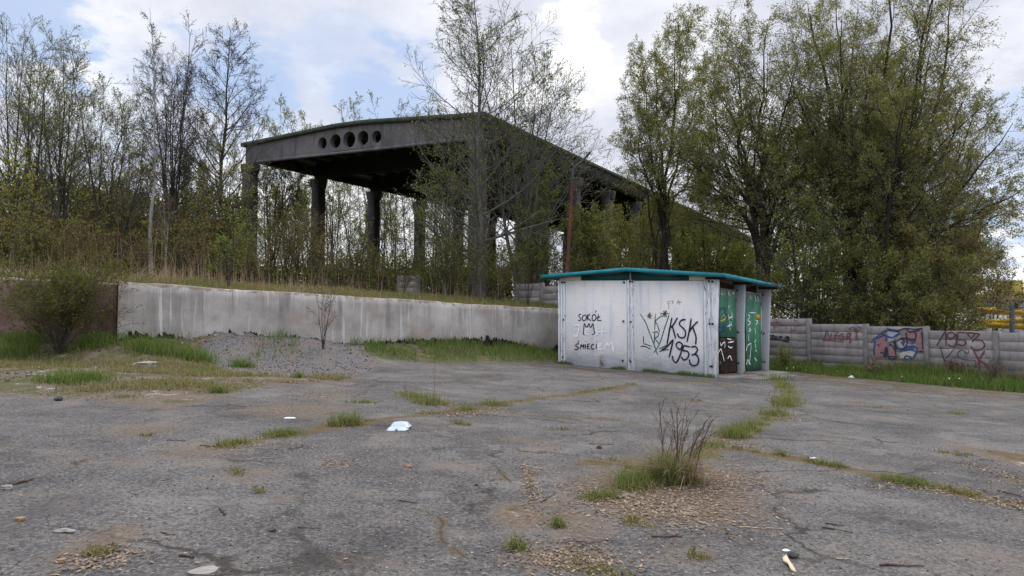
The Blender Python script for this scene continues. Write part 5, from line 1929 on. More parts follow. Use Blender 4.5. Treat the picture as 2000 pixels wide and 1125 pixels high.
brown = (('leaf_brown', .45), ('leaf_olive', .30), ('leaf_fresh', .25))
greenm = (('leaf_fresh', .6), ('leaf_olive', .4))
shl = [
    (515, 26.5, 3.2, brown, 'twiggy brown shrub next to the bright sapling'), (560, 27.5, 3.9, brown, 'tall rusty brown shrub under the far front pillar'),
    (610, 28.5, 4.2, brown, 'tallest red brown shrub in front of the hall opening'), (655, 27.0, 3.2, brown, 'brown shrub below the first gable hole'),
    (700, 28.0, 3.2, (('leaf_brown', .5), ('leaf_fresh', .5)), 'mixed brown and green shrub below the middle gable holes'), (745, 28.5, 3.0, greenm, 'green flecked shrub before the lone slab panel'),
    (835, 27.5, 3.4, greenm, 'leafy shrub just past the lone slab panel'), (880, 27.0, 3.0, greenm, 'green shrub beside the slender tree, on its open side'),
    (975, 27.5, 3.2, greenm, 'green shrub beside the slender tree, on its booth side'), (1010, 30.5, 4.4, greenm, 'tall green shrub behind the corner slab fence'),
    (1060, 31.5, 4.8, greenm, 'tall green shrub right behind the booth corner'), (1130, 31.0, 4.6, greenm, 'green shrub by the foot of the lamp post'),
    (1195, 32.0, 4.4, (('leaf_olive', 1.0),), 'olive shrub over the turquoise roof, past the lamp post'), (1255, 33.0, 4.2, (('leaf_olive', 1.0),), 'olive shrub behind the ridge of the booth roof'),
    (1330, 34.0, 4.0, (('leaf_olive', 1.0),), 'olive shrub over the booth beside the upright tree'), (480, 27.5, 3.0, greenm, 'green shrub behind the bright sapling'),
    (400, 26.0, 3.4, (('leaf_olive', .5), ('leaf_brown', .5)), 'dull shrub under the bare cone shaped tree'), (350, 25.5, 2.6, brown, 'brown twiggy shrub at the foot of the bare stem cluster'),
    (270, 25.0, 2.6, brown, 'brown twiggy shrub below the crooked forked tree'), (180, 24.5, 2.8, (('leaf_brown', .5), ('leaf_olive', .5)), 'dull twiggy shrub over the brown wall end'),
    (110, 24.5, 2.6, brown, 'brown twiggy shrub over the middle of the brown wall'), (40, 24.0, 2.8, (('leaf_olive', 1.0),), 'olive shrub at the edge of the grove'),
    (790, 31.5, 3.2, brown, 'thin brown shrub behind the lone slab panel'), (925, 31.5, 3.6, greenm, 'leafy shrub around the near front pillar')]
for i, (u, Y, h, mt, lb) in enumerate(shl):
    shrub(lb, u, Y, h * (.6 + .45 * ((i * 37) % 10) / 10), 400 + i, 7 + (i * 5) % 6, .5, 4, .05, mt, group='shrubs on the bank', r=.018, k1=11, w=.42)

# far undergrowth and woodland as one mass each
def mass(name, label, regions, n, size, mats, seed, twigs=0):
    rng = np.random.default_rng(seed)
    per = n // len(regions)
    cs = []
    tw = []
    for (u0, u1, v0, v1, Y0, Y1) in regions:
        k = per * 2
        u = rng.uniform(u0, u1, k)
        Y = rng.uniform(Y0, Y1, k)
        x = (u - 1000) / F * Y
        g = H(x, Y)
        f = (u - u0) / (u1 - u0)
        vt = v0 * (1 - f) + v1 * f
        top = EYE + (626 - vt) / F * Y
        top = top + (fbm(x * .35, Y * .35, seed, 3) - .5) * (top - g) * .55
        z = g + (top - g) * rng.random(k) ** .85
        keep = fbm(x * .8 + z * .3, Y * .5 + z * 1.1, seed + 3, 3) > .42
        keep &= z > g
        cs.append(np.stack([x, Y, z], -1)[keep])
    c = np.vstack(cs)
    V, q = leaf_quads(rng, c, size, .6)
    mi = rng.integers(0, len(mats), len(q))
    o = link(name, quads(name, V, q, [MATS[m_] for m_ in mats], mi))
    o['label'] = label
    o['category'] = 'vegetation'
    return stuff(o)


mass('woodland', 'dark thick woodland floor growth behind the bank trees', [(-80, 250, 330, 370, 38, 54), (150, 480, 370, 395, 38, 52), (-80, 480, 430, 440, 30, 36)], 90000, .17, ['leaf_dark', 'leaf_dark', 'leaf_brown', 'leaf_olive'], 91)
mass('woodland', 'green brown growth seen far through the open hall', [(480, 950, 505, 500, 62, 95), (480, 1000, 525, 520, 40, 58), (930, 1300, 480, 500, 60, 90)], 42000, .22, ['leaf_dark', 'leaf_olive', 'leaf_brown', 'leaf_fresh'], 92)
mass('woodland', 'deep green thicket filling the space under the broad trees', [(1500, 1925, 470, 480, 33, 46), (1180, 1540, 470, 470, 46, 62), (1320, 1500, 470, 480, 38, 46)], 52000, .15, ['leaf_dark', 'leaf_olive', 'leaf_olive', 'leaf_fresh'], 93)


# ------------------------------------------------------------------ grasses and stalks
def blades(rng, pts, h, wd, lean=.35, bend=.5):
    N = len(pts)
    a = rng.random(N) * 2 * math.pi
    d = np.stack([np.cos(a), np.sin(a), np.zeros(N)], -1)
    sd = np.stack([-np.sin(a + rng.normal(size=N) * .8), np.cos(a), np.zeros(N)], -1)
    sd = norm(sd)
    h = np.asarray(h).reshape(-1, 1)
    wd = np.asarray(wd).reshape(-1, 1) * np.ones((N, 1))
    l1 = lean * np.abs(rng.normal(size=(N, 1)))
    up = np.array([0, 0, 1.0])
    p1 = pts + up * h * .55 + d * h * l1 * .4
    p2 = pts + up * h * (1 - .25 * bend * np.minimum(1, l1)) + d * h * l1 * (1 + bend)
    V = np.stack([pts - sd * wd / 2, pts + sd * wd / 2, p1 + sd * wd * .42, p1 - sd * wd * .42, p2 + sd * wd * .08, p2 - sd * wd * .08], 1).reshape(-1, 3)
    b = (np.arange(N) * 6)[:, None]
    q = np.concatenate([b + np.array([[0, 1, 2, 3]]), b + np.array([[3, 2, 4, 5]])], 0)
    return V, q


def on_ground(x, y, dz=-.01):
    return np.stack([x, y, H(x, y) + dz], -1)


def grass_obj(name, label, parts, mats):
    Vs, Fs, mi, b = [], [], [], 0
    for (V, q, m_) in parts:
        Vs.append(V)
        Fs.append(q + b)
        mi.append(np.full(len(q), m_))
        b += len(V)
    o = link(name, quads(name, np.vstack(Vs), np.vstack(Fs), [MATS[k] for k in mats], np.concatenate(mi)))
    o['label'] = label
    o['category'] = 'grass'
    return stuff(o)


rg = np.random.default_rng(5)


def along(pts, n, width, rng, w_noise=True):
    pts = np.array(pts)
    seg = np.linalg.norm(np.diff(pts, axis=0), axis=1)
    cum = np.concatenate([[0], np.cumsum(seg)])
    t = rng.random(n * 2) * cum[-1]
    keep = fbm(t * 2.4, t * 0 + 3, 13, 3) > .46
    t = t[keep][:n]
    x = np.interp(t, cum, pts[:, 0]) + rng.normal(size=len(t)) * width * .5
    y = np.interp(t, cum, pts[:, 1]) + rng.normal(size=len(t)) * width * .5
    return x, y


# grass in the cracks
parts = []
GR_CR = [  # pixel polyline, blades, half width, height
    ([(440, 872), (480, 862), (520, 855), (600, 840), (625, 836)], 2400, .14, .085), ([(625, 836), (690, 828), (760, 815), (830, 808)], 320, .06, .05),
    ([(655, 830), (675, 829), (695, 829)], 700, .11, .17),
    ([(805, 775), (840, 788), (880, 797), (920, 797), (965, 790)], 3800, .24, .14), ([(905, 800), (960, 792), (1010, 783)], 900, .14, .08), ([(820, 808), (870, 806), (930, 798)], 700, .10, .07),
    ([(1000, 785), (1080, 775), (1170, 762), (1240, 750)], 900, .11, .07),
    ([(1515, 738), (1545, 772), (1540, 790)], 1500, .20, .12), ([(1538, 785), (1525, 800), (1510, 812)], 2200, .22, .19), ([(1500, 818), (1465, 838)], 700, .14, .10), ([(1465, 838), (1440, 850), (1400, 866)], 2600, .17, .16),
    ([(1395, 868), (1350, 895)], 700, .2, .08),
    ([(1440, 878), (1530, 890), (1640, 912)], 600, .06, .05), ([(1600, 905), (1640, 912)], 450, .07, .07), ([(1520, 888), (1540, 891)], 200, .06, .07),
    ([(1740, 940), (1790, 948), (1840, 957)], 1700, .12, .085), ([(1840, 957), (1900, 970), (2000, 990)], 900, .09, .06),
    ([(1280, 772), (1400, 788), (1475, 797)], 350, .06, .05), ([(1840, 883), (1880, 890)], 260, .07, .06), ([(1690, 795), (1780, 803)], 350, .08, .05),
    ([(1860, 808), (1885, 815)], 240, .12, .09), ([(690, 786), (720, 787)], 380, .12, .07), ([(890, 828), (910, 832)], 200, .07, .08), ([(1075, 840), (1110, 840)], 140, .06, .05), ([(1080, 816), (1130, 818)], 200, .08, .04),
    ([(1005, 1068), (1015, 1075)], 260, .05, .085), ([(1085, 1025), (1098, 1030)], 220, .04, .085), ([(1225, 1020), (1270, 1030)], 300, .07, .06), ([(1360, 1090), (1380, 1095)], 200, .06, .05),
    ([(1150, 975), (1200, 968), (1230, 962)], 900, .09, .08), ([(1225, 955), (1260, 940), (1290, 940)], 1800, .13, .16), ([(1190, 905), (1260, 915)], 500, .16, .04),
    ([(455, 915), (470, 935)], 260, .07, .05), ([(505, 960), (512, 962)], 70, .03, .06), ([(180, 1080), (215, 1090)], 380, .06, .05), ([(285, 850), (292, 852)], 100, .05, .05), ([(1115, 1105), (1190, 1120)], 500, .10, .04),
    ([(1410, 870), (1340, 880)], 400, .12, .07)]
for (pp, nb, wd, hh) in GR_CR:
    x, y = along(pl(pp), int(nb * .5), wd, rg)
    h = hh * (.25 + 1.0 * rg.random(len(x)) ** 1.3)
    dist = np.hypot(x, y)
    V, q = blades(rg, on_ground(x, y), h, .004 + .0006 * dist * rg.random(len(x)), .45, .6)
    m_ = 0 if hh > .065 else 1
    parts.append((V, q, m_))
    x, y = along(pl(pp), nb // 4, wd * 1.4, rg)
    V, q = blades(rg, on_ground(x, y), hh * .5 * (.4 + rg.random(len(x))), .004 + .0005 * np.hypot(x, y), .8, .6)
    parts.append((V, q, 1))
grass_obj('grass', 'green grass sprouting from the cracks of the asphalt', parts, ['grass', 'grass_dull'])

cs = []
for (pp, nb, wd, hh) in GR_CR:
    x, y = along(pl(pp), max(3, nb // 70), wd * 1.3, rg)
    m_ = np.repeat(np.stack([x, y], 1), 6, 0) + rg.normal(size=(len(x) * 6, 2)) * .025
    cs.append(on_ground(m_[:, 0], m_[:, 1], .012 + .02 * rg.random(len(m_))))
V, q = leaf_quads(rg, np.vstack(cs), .026, .5)
o = stuff(link('weeds', quads('weeds', V, q, [MATS['leaf_bush']])))
o['label'] = 'small broad leaved weeds low among the crack grass'

# lush grass along the wall foot, booth and fence foot, soil patch
parts = []
n = 60000
x = rg.uniform(-9.5, 3.0, n)
y = rg.uniform(14.5, 25.5, n)
s = wall_s(x, y)
dens = (1 - sstep(s, .9, 1.9)) * (s > .02) * np.where(x > -4.5, 1.0, .35) * (fbm(x * 1.2, y * 1.2, 55, 3) > np.where(x > -4.5, .33, .52))
k = rg.random(n) < dens
x, y, s = x[k], y[k], s[k]
V, q = blades(rg, on_ground(x, y), (.12 + .22 * rg.random(len(x))) * (1.15 - .4 * np.clip(s, 0, 1.5)), .012, .45, .6)
parts.append((V, q, 0))
n = 70000
t = rg.uniform(-1.5, 9.5, n)
d = rg.random(n) ** 1.3 * 2.0 + .03
x = FA[0] + fdir[0] * t + fnrm[0] * d
y = FA[1] + fdir[1] * t + fnrm[1] * d
k = (rg.random(n) < (1 - sstep(d, 1.0, 2.0))) & (fbm(x * 1.5, y * 1.5, 57, 3) > .36)
k &= ~((((x - A0[0]) * e1[0] + (y - A0[1]) * e1[1]) < LA + .7) & (((x - A0[0]) * e2[0] + (y - A0[1]) * e2[1]) < LB + .2))
x, y, d = x[k], y[k], d[k]
V, q = blades(rg, on_ground(x, y), (.10 + .38 * rg.random(len(x)) ** 1.5) * (1.2 - .4 * np.clip(d, 0, 1.6)) * (.5 + 1.1 * fbm(x * 1.1, y * 1.1, 58, 2)), .011, .45, .6)
parts.append((V, q, 0))
# dull taller weeds by the fence
n = 2600
t = rg.uniform(-1.2, 9.5, n)
d = np.abs(rg.normal(size=n)) * .3 + .05
x = FA[0] + fdir[0] * t + fnrm[0] * d
y = FA[1] + fdir[1] * t + fnrm[1] * d
k = vnoise(t * 1.3, t * 0, 91) > .42
x, y = x[k], y[k]
V, q = blades(rg, on_ground(x, y), .25 + .55 * rg.random(len(x)), .011, .3, .5)
parts.append((V, q, 1))
# foot of the booth
n = 2600
a = rg.uniform(-.1, LA, n)
b = -np.abs(rg.normal(size=n)) * .10 - .03
k = vnoise(a * 2.2, a * 0 + 5, 33) > .40
a, b = a[k], b[k]
x = A0[0] + a * e1[0] + b * e2[0]
y = A0[1] + a * e1[1] + b * e2[1]
V, q = blades(rg, on_ground(x, y), .05 + .14 * rg.random(len(x)) * vnoise(a * 3, a * 0, 35), .009, .4, .6)
parts.append((V, q, 0))
a = rg.uniform(LA + .98, LA + 1.5, 420)
b = rg.uniform(.3, LB, 420)
k = fbm(a * 1.5, b * 1.5, 66, 2) > .5
a, b = a[k], b[k]
x = A0[0] + a * e1[0] + b * e2[0]
y = A0[1] + a * e1[1] + b * e2[1]
V, q = blades(rg, on_ground(x, y), .06 + .14 * rg.random(len(x)), .009, .4, .6)
parts.append((V, q, 0))
# soil patch: clumps
n = 60000
x = rg.uniform(-14, -3.0, n)
y = rg.uniform(10.0, 17.5, n)
k = (poly_mask(x, y, SOIL_POLY, .4) > .35) & (poly_mask(x, y, GRAVEL_POLY, .2) < .4) & (wall_s(x, y) > .05)
cl = fbm(x * 1.1, y * 1.1, 62, 4)
k &= rg.random(n) < sstep(cl, .50, .62)
x, y, cl = x[k], y[k], cl[k]
V, q = blades(rg, on_ground(x, y), .04 + .10 * rg.random(len(x)), .010, .6, .6)
parts.append((V, q, 1))
for (u, v, rad, nb, hh, mm) in [(145, 748, .45, 2200, .17, 0), (98, 690, .40, 1500, .38, 0), (45, 662, .5, 1500, .32, 0), (190, 676, .45, 1500, .30, 0), (300, 678, .5, 1700, .34, 0), (30, 705, .5, 1500, .25, 0), (375, 712, .3, 800, .22, 0),
                             (405, 728, .35, 900, .12, 0), (425, 768, .10, 300, .14, 0), (240, 690, .4, 1200, .2, 0), (250, 775, .2, 250, .06, 0), (335, 695, .5, 900, .25, 0), (385, 650, .4, 900, .35, 0),
                             (475, 645, .25, 600, .25, 0), (582, 738, .07, 160, .14, 0), (118, 712, .4, 500, .12, 0), (270, 720, .6, 900, .10, 1), (60, 730, .8, 1000, .08, 1), (360, 755, .5, 700, .07, 1)]:
    c = gp(u, v)
    if v < 690:
        yy = min(c[1], 15.4 + (c[0] + 8.95) * .843 if c[0] > -8.95 else 15.2)
        c = at(u, v, yy)
    nb = int(nb * .62)
    x = c[0] + rg.normal(size=nb) * rad * .55
    y = c[1] + rg.normal(size=nb) * rad * .5
    k = wall_s(x, y) > .03
    x, y = x[k], y[k]
    V, q = blades(rg, on_ground(x, y), hh * (.25 + 1.0 * rg.random(len(x)) ** 1.4), .010, .6, .6)
    parts.append((V, q, mm))
grass_obj('grass', 'lush grass along the wall foot, fence foot and bare soil', parts, ['grass_lush', 'grass_dull'])

# bank turf and dry stalks
parts = []
n = 120000
t = rg.uniform(-13.5, 16.5, n)
d = rg.random(n) ** 1.2 * 4.0 + .30
wn = np.array([-wd_[1], wd_[0]])
x = np.where(t > 0, W1[0] + wd_[0] * t, W1[0] + t)
y = np.where(t > 0, W1[1] + wd_[1] * t, W1[1] + t * .0676)
x = x + np.where(t > 0, wn[0], 0.0) * d
y = y + np.where(t > 0, wn[1], 1.0) * d
k = (wall_s(x, y) < -.30) & (rg.random(n) < (1.05 - .2 * d))
x, y, d, t = x[k], y[k], d[k], t[k]
gsel = fbm(x * .8, y * .8, 63, 3)
hh = (.05 + .14 * rg.random(len(x))) * (.55 + .5 * gsel + .3 * np.clip(d - .6, 0, 1.2))
V, q = blades(rg, on_ground(x, y), hh, .010, .6, .7)
mi = np.where(gsel > .50, 0, 1)
sel = np.tile(mi, 2)
parts.append((V, q, 0))
o = grass_obj('grass', 'patchy green and straw turf on top of the bank wall', parts, ['grass', 'grass_dull'])
o.data.polygons.foreach_set('material_index', sel.astype(np.int32))
o.data.update()

parts = []
n = 6500
t = rg.uniform(-13.5, 15.0, n)
d = rg.uniform(1.3, 8.0, n)
x = np.where(t > 0, W1[0] + wd_[0] * t, W1[0] + t) + np.where(t > 0, wn[0], 0) * d
y = np.where(t > 0, W1[1] + wd_[1] * t, W1[1] + t * .0676) + np.where(t > 0, wn[1], 1) * d
cl = fbm(x * 1.3, y * 1.3, 64, 3)
k = (cl > .52) & (wall_s(x, y) < -1.1)
x, y, cl = x[k], y[k], cl[k]
V, q = blades(rg, on_ground(x, y), .12 + .95 * rg.random(len(x)) ** 3.2 * sstep(cl, .50, .64), .011, .22, .6)
parts.append((V, q, 0))
n = 700
t = rg.uniform(-12, 15.0, n)
d = rg.uniform(2.0, 9.0, n)
x = np.where(t > 0, W1[0] + wd_[0] * t, W1[0] + t) + np.where(t > 0, wn[0], 0) * d
y = np.where(t > 0, W1[1] + wd_[1] * t, W1[1] + t * .0676) + np.where(t > 0, wn[1], 1) * d
k = (wall_s(x, y) < -1.6) & (fbm(x * .9, y * .9, 65, 3) > .47)
x, y = x[k], y[k]
V, q = blades(rg, on_ground(x, y), .5 + 1.7 * rg.random(len(x)) ** 2, .013, .22, .5)
parts.append((V, q, 1))
n = 4200
t = rg.uniform(-13.5, 6.0, n)
d = rg.uniform(.9, 3.6, n)
x = np.where(t > 0, W1[0] + wd_[0] * t, W1[0] + t) + np.where(t > 0, wn[0], 0) * d
y = np.where(t > 0, W1[1] + wd_[1] * t, W1[1] + t * .0676) + np.where(t > 0, wn[1], 1) * d
k = (wall_s(x, y) < -.7) & (fbm(x * 1.1, y * 1.1, 67, 3) > .44)
x, y = x[k], y[k]
V, q = blades(rg, on_ground(x, y), .12 + .5 * rg.random(len(x)) ** 1.6, .010, .45, .7)
parts.append((V, q, 0))
grass_obj('dry_stalks', 'dry tan stalks and reeds standing along the bank', parts, ['straw', 'reed_brown'])

# flowers in the grass
c = []
for _ in range(34):
    t, d = rg.uniform(-.6, 9), rg.uniform(.3, 1.8)
    x, y = FA[0] + fdir[0] * t + fnrm[0] * d, FA[1] + fdir[1] * t + fnrm[1] * d
    c.append((x, y, gz(x, y) + rg.uniform(.1, .25)))
for _ in range(10):
    x, y = TB(LA + rg.uniform(.5, 1.1), LB + rg.uniform(-.3, .6), 0)[:2]
    c.append((x, y, gz(x, y) + rg.uniform(.15, .35)))
V, q = leaf_quads(rg, np.array(c), .04, .8)
o = stuff(link('wild_flowers', quads('wild_flowers', V, q, [MATS['flower_white']])))
o['label'] = 'tiny white wild flowers in the grass by the fence'

# dead leaves and crumbs
def litter(spots, n_each, size, rng):
    cs = []
    for (c_, ru, rv, a) in spots:
        n = int(n_each * a)
        p0, pu = gp(*c_), gp(c_[0] + ru, c_[1])
        ry = abs(gp(c_[0], c_[1] + rv)[1] - gp(c_[0], c_[1] - rv)[1]) / 2
        rx = abs(pu[0] - p0[0])
        x = p0[0] + rng.normal(size=n) * rx * .6
        y = p0[1] + rng.normal(size=n) * ry * .6
        cs.append(np.stack([x, y, H(x, y) + .008], -1))
    c = np.vstack(cs)
    N = len(c)
    a = rng.random(N) * 2 * math.pi
    ax = np.stack([np.cos(a), np.sin(a), rng.normal(size=N) * .22], -1)
    bx = np.stack([-np.sin(a), np.cos(a), rng.normal(size=N) * .22], -1)
    s = size * (.5 + rng.random((N, 1)))
    V = np.stack([c - ax * s * .5, c + bx * s * .25, c + ax * s * .5, c - bx * s * .25], 1).reshape(-1, 3)
    return V, np.arange(N * 4).reshape(N, 4)


LIT = [((1340, 945), 110, 35, 2.2), ((1260, 990), 130, 30, 1.6), ((1420, 935), 90, 22, 1.2), ((1350, 1010), 130, 30, .8), ((1200, 965), 90, 25, .7), ((930, 805), 90, 9, 1.3), ((880, 808), 70, 8, .8), ((1520, 815), 40, 12, .9),
       ((1440, 870), 60, 10, .8), ((1035, 945), 20, 40, .6), ((1800, 955), 110, 10, .7), ((1960, 985), 50, 10, .6), ((1970, 930), 50, 30, .9), ((260, 760), 170, 18, 1.8), ((400, 745), 110, 16, 1.2), ((120, 770), 160, 10, 1.0), ((560, 770), 120, 12, .7),
       ((1400, 760), 160, 8, .9), ((1700, 765), 160, 9, 1.2), ((1900, 778), 120, 10, 1.0), ((1120, 1090), 120, 30, .8), ((500, 870), 90, 10, .5), ((660, 905), 40, 8, .2), ((200, 1095), 60, 30, .4), ((1000, 900), 600, 150, 1.2), ((850, 715), 200, 8, 1.0),
       ((1140, 775), 90, 6, .5), ((1310, 930), 60, 20, .9), ((1240, 737), 150, 5, 1.2), ((1450, 752), 60, 5, .6), ((620, 748), 160, 10, .8), ((980, 712), 110, 8, .8), ((1620, 750), 110, 6, .8)]
V, q = litter(LIT, 760, .025, rg)
o = stuff(link('leaf_litter', quads('leaf_litter', V, q, [MATS['dead_leaf']])))
o['label'] = 'dry tan leaves and crumbs scattered over the asphalt and soil'


def stones(rng, c, size):
    N = len(c)
    base = np.array([[1, 0, 0], [0, 1, 0], [-1, 0, 0], [0, -1, 0], [0, 0, 1], [0, 0, -1]], float)
    v = base[None] * (.6 + .8 * rng.random((N, 6, 1)))
    a = rng.random(N) * 2 * math.pi
    ca, sa = np.cos(a)[:, None], np.sin(a)[:, None]
    v = np.stack([v[..., 0] * ca - v[..., 1] * sa, v[..., 0] * sa + v[..., 1] * ca, v[..., 2] * .6], -1)
    V = c[:, None, :] + v * np.asarray(size).reshape(-1, 1, 1)
    t = np.array([[0, 1, 4], [1, 2, 4], [2, 3, 4], [3, 0, 4], [1, 0, 5], [2, 1, 5], [3, 2, 5], [0, 3, 5]])
    Fq = (np.arange(N) * 6)[:, None, None] + t[None]
    return V.reshape(-1, 3), Fq.reshape(-1, 3)


n = 9000
r_ = 2.6 + 11 * rg.random(n) ** 1.4
a = rg.uniform(-.70, .70, n)
x, y = r_ * np.sin(a), r_ * np.cos(a)
V, q = stones(rg, on_ground(x, y, .002), .003 + .007 * rg.random(n) ** 3)
V2, q2 = [], []
n = 4200
gx_ = rg.uniform(-8.5, -2.5, n)
gy_ = rg.uniform(14.5, 20.5, n)
k = (poly_mask(gx_, gy_, GRAVEL_POLY, .25) > .45) & (wall_s(gx_, gy_) > .1)
V2, q2 = stones(rg, on_ground(gx_[k], gy_[k], .008), .006 + .024 * rg.random(int(k.sum())) ** 3)
sx3 = rg.uniform(-13, -3.0, 5000)
sy3 = rg.uniform(10.5, 17.5, 5000)
k = (poly_mask(sx3, sy3, SOIL_POLY, .4) > .4) & (wall_s(sx3, sy3) > .1) & (fbm(sx3 * 1.6, sy3 * 1.6, 93, 3) > .46)
V3, q3 = stones(rg, on_ground(sx3[k], sy3[k], .006), .008 + .04 * rg.random(int(k.sum())) ** 4)
Vj, qj = join([(V, q), (V2, q2), (V3, q3)])


def m_peb(nn):
    return principled(nn, nn.ramp(nn.island(), [(0, (.030, .028, .028)), (.3, (.075, .071, .070)), (.6, (.11, .09, .075)), (.85, (.15, .142, .137)), (1, (.32, .305, .29))]), .9)


material('pebble', m_peb)
o = stuff(link('gravel', quads('gravel', Vj, qj, [MATS['pebble']])))
o['label'] = 'loose grey gravel and pebbles on the asphalt and mound'


# ------------------------------------------------------------------ dead shrub in the asphalt
pb = G(1308, 938)
rngb = np.random.default_rng(9)
sh = thing('dead_shrub', 'leafless twiggy shrub growing out of a grass clump in the asphalt', 'shrub', pb)
tips = [((1287, 785), 7), ((1312, 800), 7), ((1322, 804), 8), ((1340, 785), 5), ((1350, 815), 5), ((1380, 820), 9), ((1392, 818), 7), ((1405, 840), 6), ((1362, 830), 5), ((1330, 820), 5), ((1256, 908), 4), ((1300, 830), 4), ((1372, 860), 5),
        ((1345, 840), 4), ((1390, 850), 6), ((1318, 850), 4)]
tb = []
for i, ((u, v), r0) in enumerate(tips):
    Yt = pb[1] + rngb.uniform(-.15, .15)
    e = at(u, v, Yt)
    st_ = np.array(pb) + np.array([rngb.uniform(-.10, .10), rngb.uniform(-.06, .06), -.02])
    if u > 1350:
        st_ = st_ + np.array([.10, 0, .03])
    mid = st_ * .5 + e * .5 + np.array([(e[0] - st_[0]) * -.10, 0, abs(e[0] - st_[0]) * .06]) + rngb.normal(size=3) * .012
    path = smooth_path([st_, mid, e], 5)[None]
    tb.append((path, (r0 * .0009 * np.linspace(1, .45, path.shape[1]))[None]))
V, q = join([tubes(p_, r_2, 6) for p_, r_2 in tb])
link('stems', quads('stems', V, q, [MATS['stick']], None, True), sh)
Pb = np.concatenate([p_ for p_, _ in tb])
Rb = np.concatenate([r_2 for _, r_2 in tb])
P2, R2 = grow(rngb, Pb, Rb, 4, .35, .97, 32, .30, .03, .10, 4, .6, .3)
P3, R3 = grow(rngb, P2, R2, 2, .3, .95, 30, .4, .03, .12, 3, .7, .3)
V, q = join([tubes(P2, np.maximum(R2, .0022), 4), tubes(P3, np.maximum(R3, .0016), 3)])
V_l, q_l = leaves_on(rngb, P3, 1, .012, .006, .6)
Vj, qj = join([(V, q), (V_l, q_l)])
link('twigs', quads('twigs', Vj, qj, [MATS['twig_brown'], MATS['leaf_yellow']], np.concatenate([np.zeros(len(q), int), np.ones(len(q_l), int)])), sh)
# its grass clump
tf = thing('grass_clump', 'thick clump of green and straw grass round the leafless shrub', 'grass clump', pb)
x = pb[0] + rngb.normal(size=1700) * .12 - .05
y = pb[1] + rngb.normal(size=1700) * .10
V, q = blades(rngb, on_ground(x, y), .06 + .24 * rngb.random(1700) * np.exp(-((x - pb[0]) / .2) ** 2), .005, .5, .6)
V2, q2 = blades(rngb, on_ground(pb[0] + .05 + rngb.normal(size=700) * .08, pb[1] - .03 + rngb.normal(size=700) * .06), .10 + .24 * rngb.random(700), .005, .9, .8)
Vj, qj = join([(V, q), (V2, q2)])
link('blades', quads('blades', Vj, qj, [MATS['grass'], MATS['straw']], np.concatenate([np.zeros(len(q), int), np.ones(len(q2), int)])), tf)

# single weeds
def weed(label, u, v, h, seed, n=1, spr=.04):
    p_ = G(u, v)
    r = np.random.default_rng(seed)
    t = thing('dead_weed', label, 'weed', p_)
    Ps, Rs = [], []
    for _ in range(n):
        a, b = stem_curve(r, p_, h * r.uniform(.7, 1), (r.normal() * spr, r.normal() * spr), .006, n=6, wob=.02)
        Ps.append(a)
        Rs.append(b)
    Pc, Rc = np.array(Ps), np.array(Rs)
    P2, R2 = grow(r, Pc, Rc, 9, .15, .95, 60, .22, .02, .15, 3, .6, .5)
    V, q = join([tubes(Pc, Rc, 5), tubes(P2, np.maximum(R2, .002), 3)])
    link('stem', quads('stem', V, q, [MATS['twig_brown']]), t)
    V, q = leaves_on(r, P2, 2, .02, .01)
    link('seed_heads', quads('seed_heads', V, q, [MATS['leaf_brown']]), t)


weed('tall dead weed stalk rising from the middle crack grass', 847, 792, .78, 1)
weed('short dead stem at the end of the middle crack grass', 794, 771, .25, 2)
weed('thin dead weed at the grassy crack near the booth doors', 1512, 795, .4, 3, 2)

# ------------------------------------------------------------------ litter and sticks (one thing each)
pbx = G(778, 838)
box = thing('takeaway_box', 'crumpled white takeaway box lying on the asphalt', 'food box', pbx)


def shell(name, cx, cy, w_, d_, z0, z1, inset, rim, rot, tilt=0.0):
    m = MB()
    ca, sa = math.cos(rot), math.sin(rot)

    def T(x, y, z):
        return (cx + x * ca - y * sa, cy + x * sa + y * ca, z + tilt * y)
    rings = []
    for (k, z) in ((rim, z0), (0, z0 + .004), (inset * .3, z0 + (z1 - z0) * .35), (inset, z1 - .008), (inset + .015, z1)):
        hw, hd = w_ / 2 + (k if k == rim else -k), d_ / 2 + (k if k == rim else -k)
        c = .03
        ring_ = []
        for (sx_, sy_) in ((1, 1), (-1, 1), (-1, -1), (1, -1)):
            for a in np.linspace(0, math.pi / 2, 4):
                a0 = {(1, 1): 0, (-1, 1): math.pi / 2, (-1, -1): math.pi, (1, -1): 1.5 * math.pi}[(sx_, sy_)] + a
                ring_.append(T(sx_ * (hw - c) + c * math.cos(a0), sy_ * (hd - c) + c * math.sin(a0), z + .003 * rngb.normal()))
        rings.append(ring_)
    nr = len(rings[0])
    for r_i in rings:
        m.V += r_i
    for i in range(len(rings) - 1):
        for j in range(nr):
            m.P.append([i * nr + j, i * nr + (j + 1) % nr, (i + 1) * nr + (j + 1) % nr, (i + 1) * nr + j])
            m.M.append(0)
    m.P.append([(len(rings) - 1) * nr + j for j in range(nr)])
    m.M.append(0)
    m.P.append([j for j in range(nr)][::-1])
    m.M.append(0)
    return m.build(name, MATS['box_white'], box, smooth=False)


shell('tray', pbx[0] - .004, pbx[1] - .055, .235, .150, pbx[2] + .002, pbx[2] + .030, .016, .014, .03)
shell('lid', pbx[0] + .006, pbx[1] + .115, .225, .165, pbx[2] + .012, pbx[2] + .066, .030, .012, -.03)
m = MB()
m.box(pbx[0] - .012, pbx[0] + .012, pbx[1] - .14, pbx[1] - .118, pbx[2] + .006, pbx[2] + .034)
m.build('latch', MATS['box_white'], box, .004)

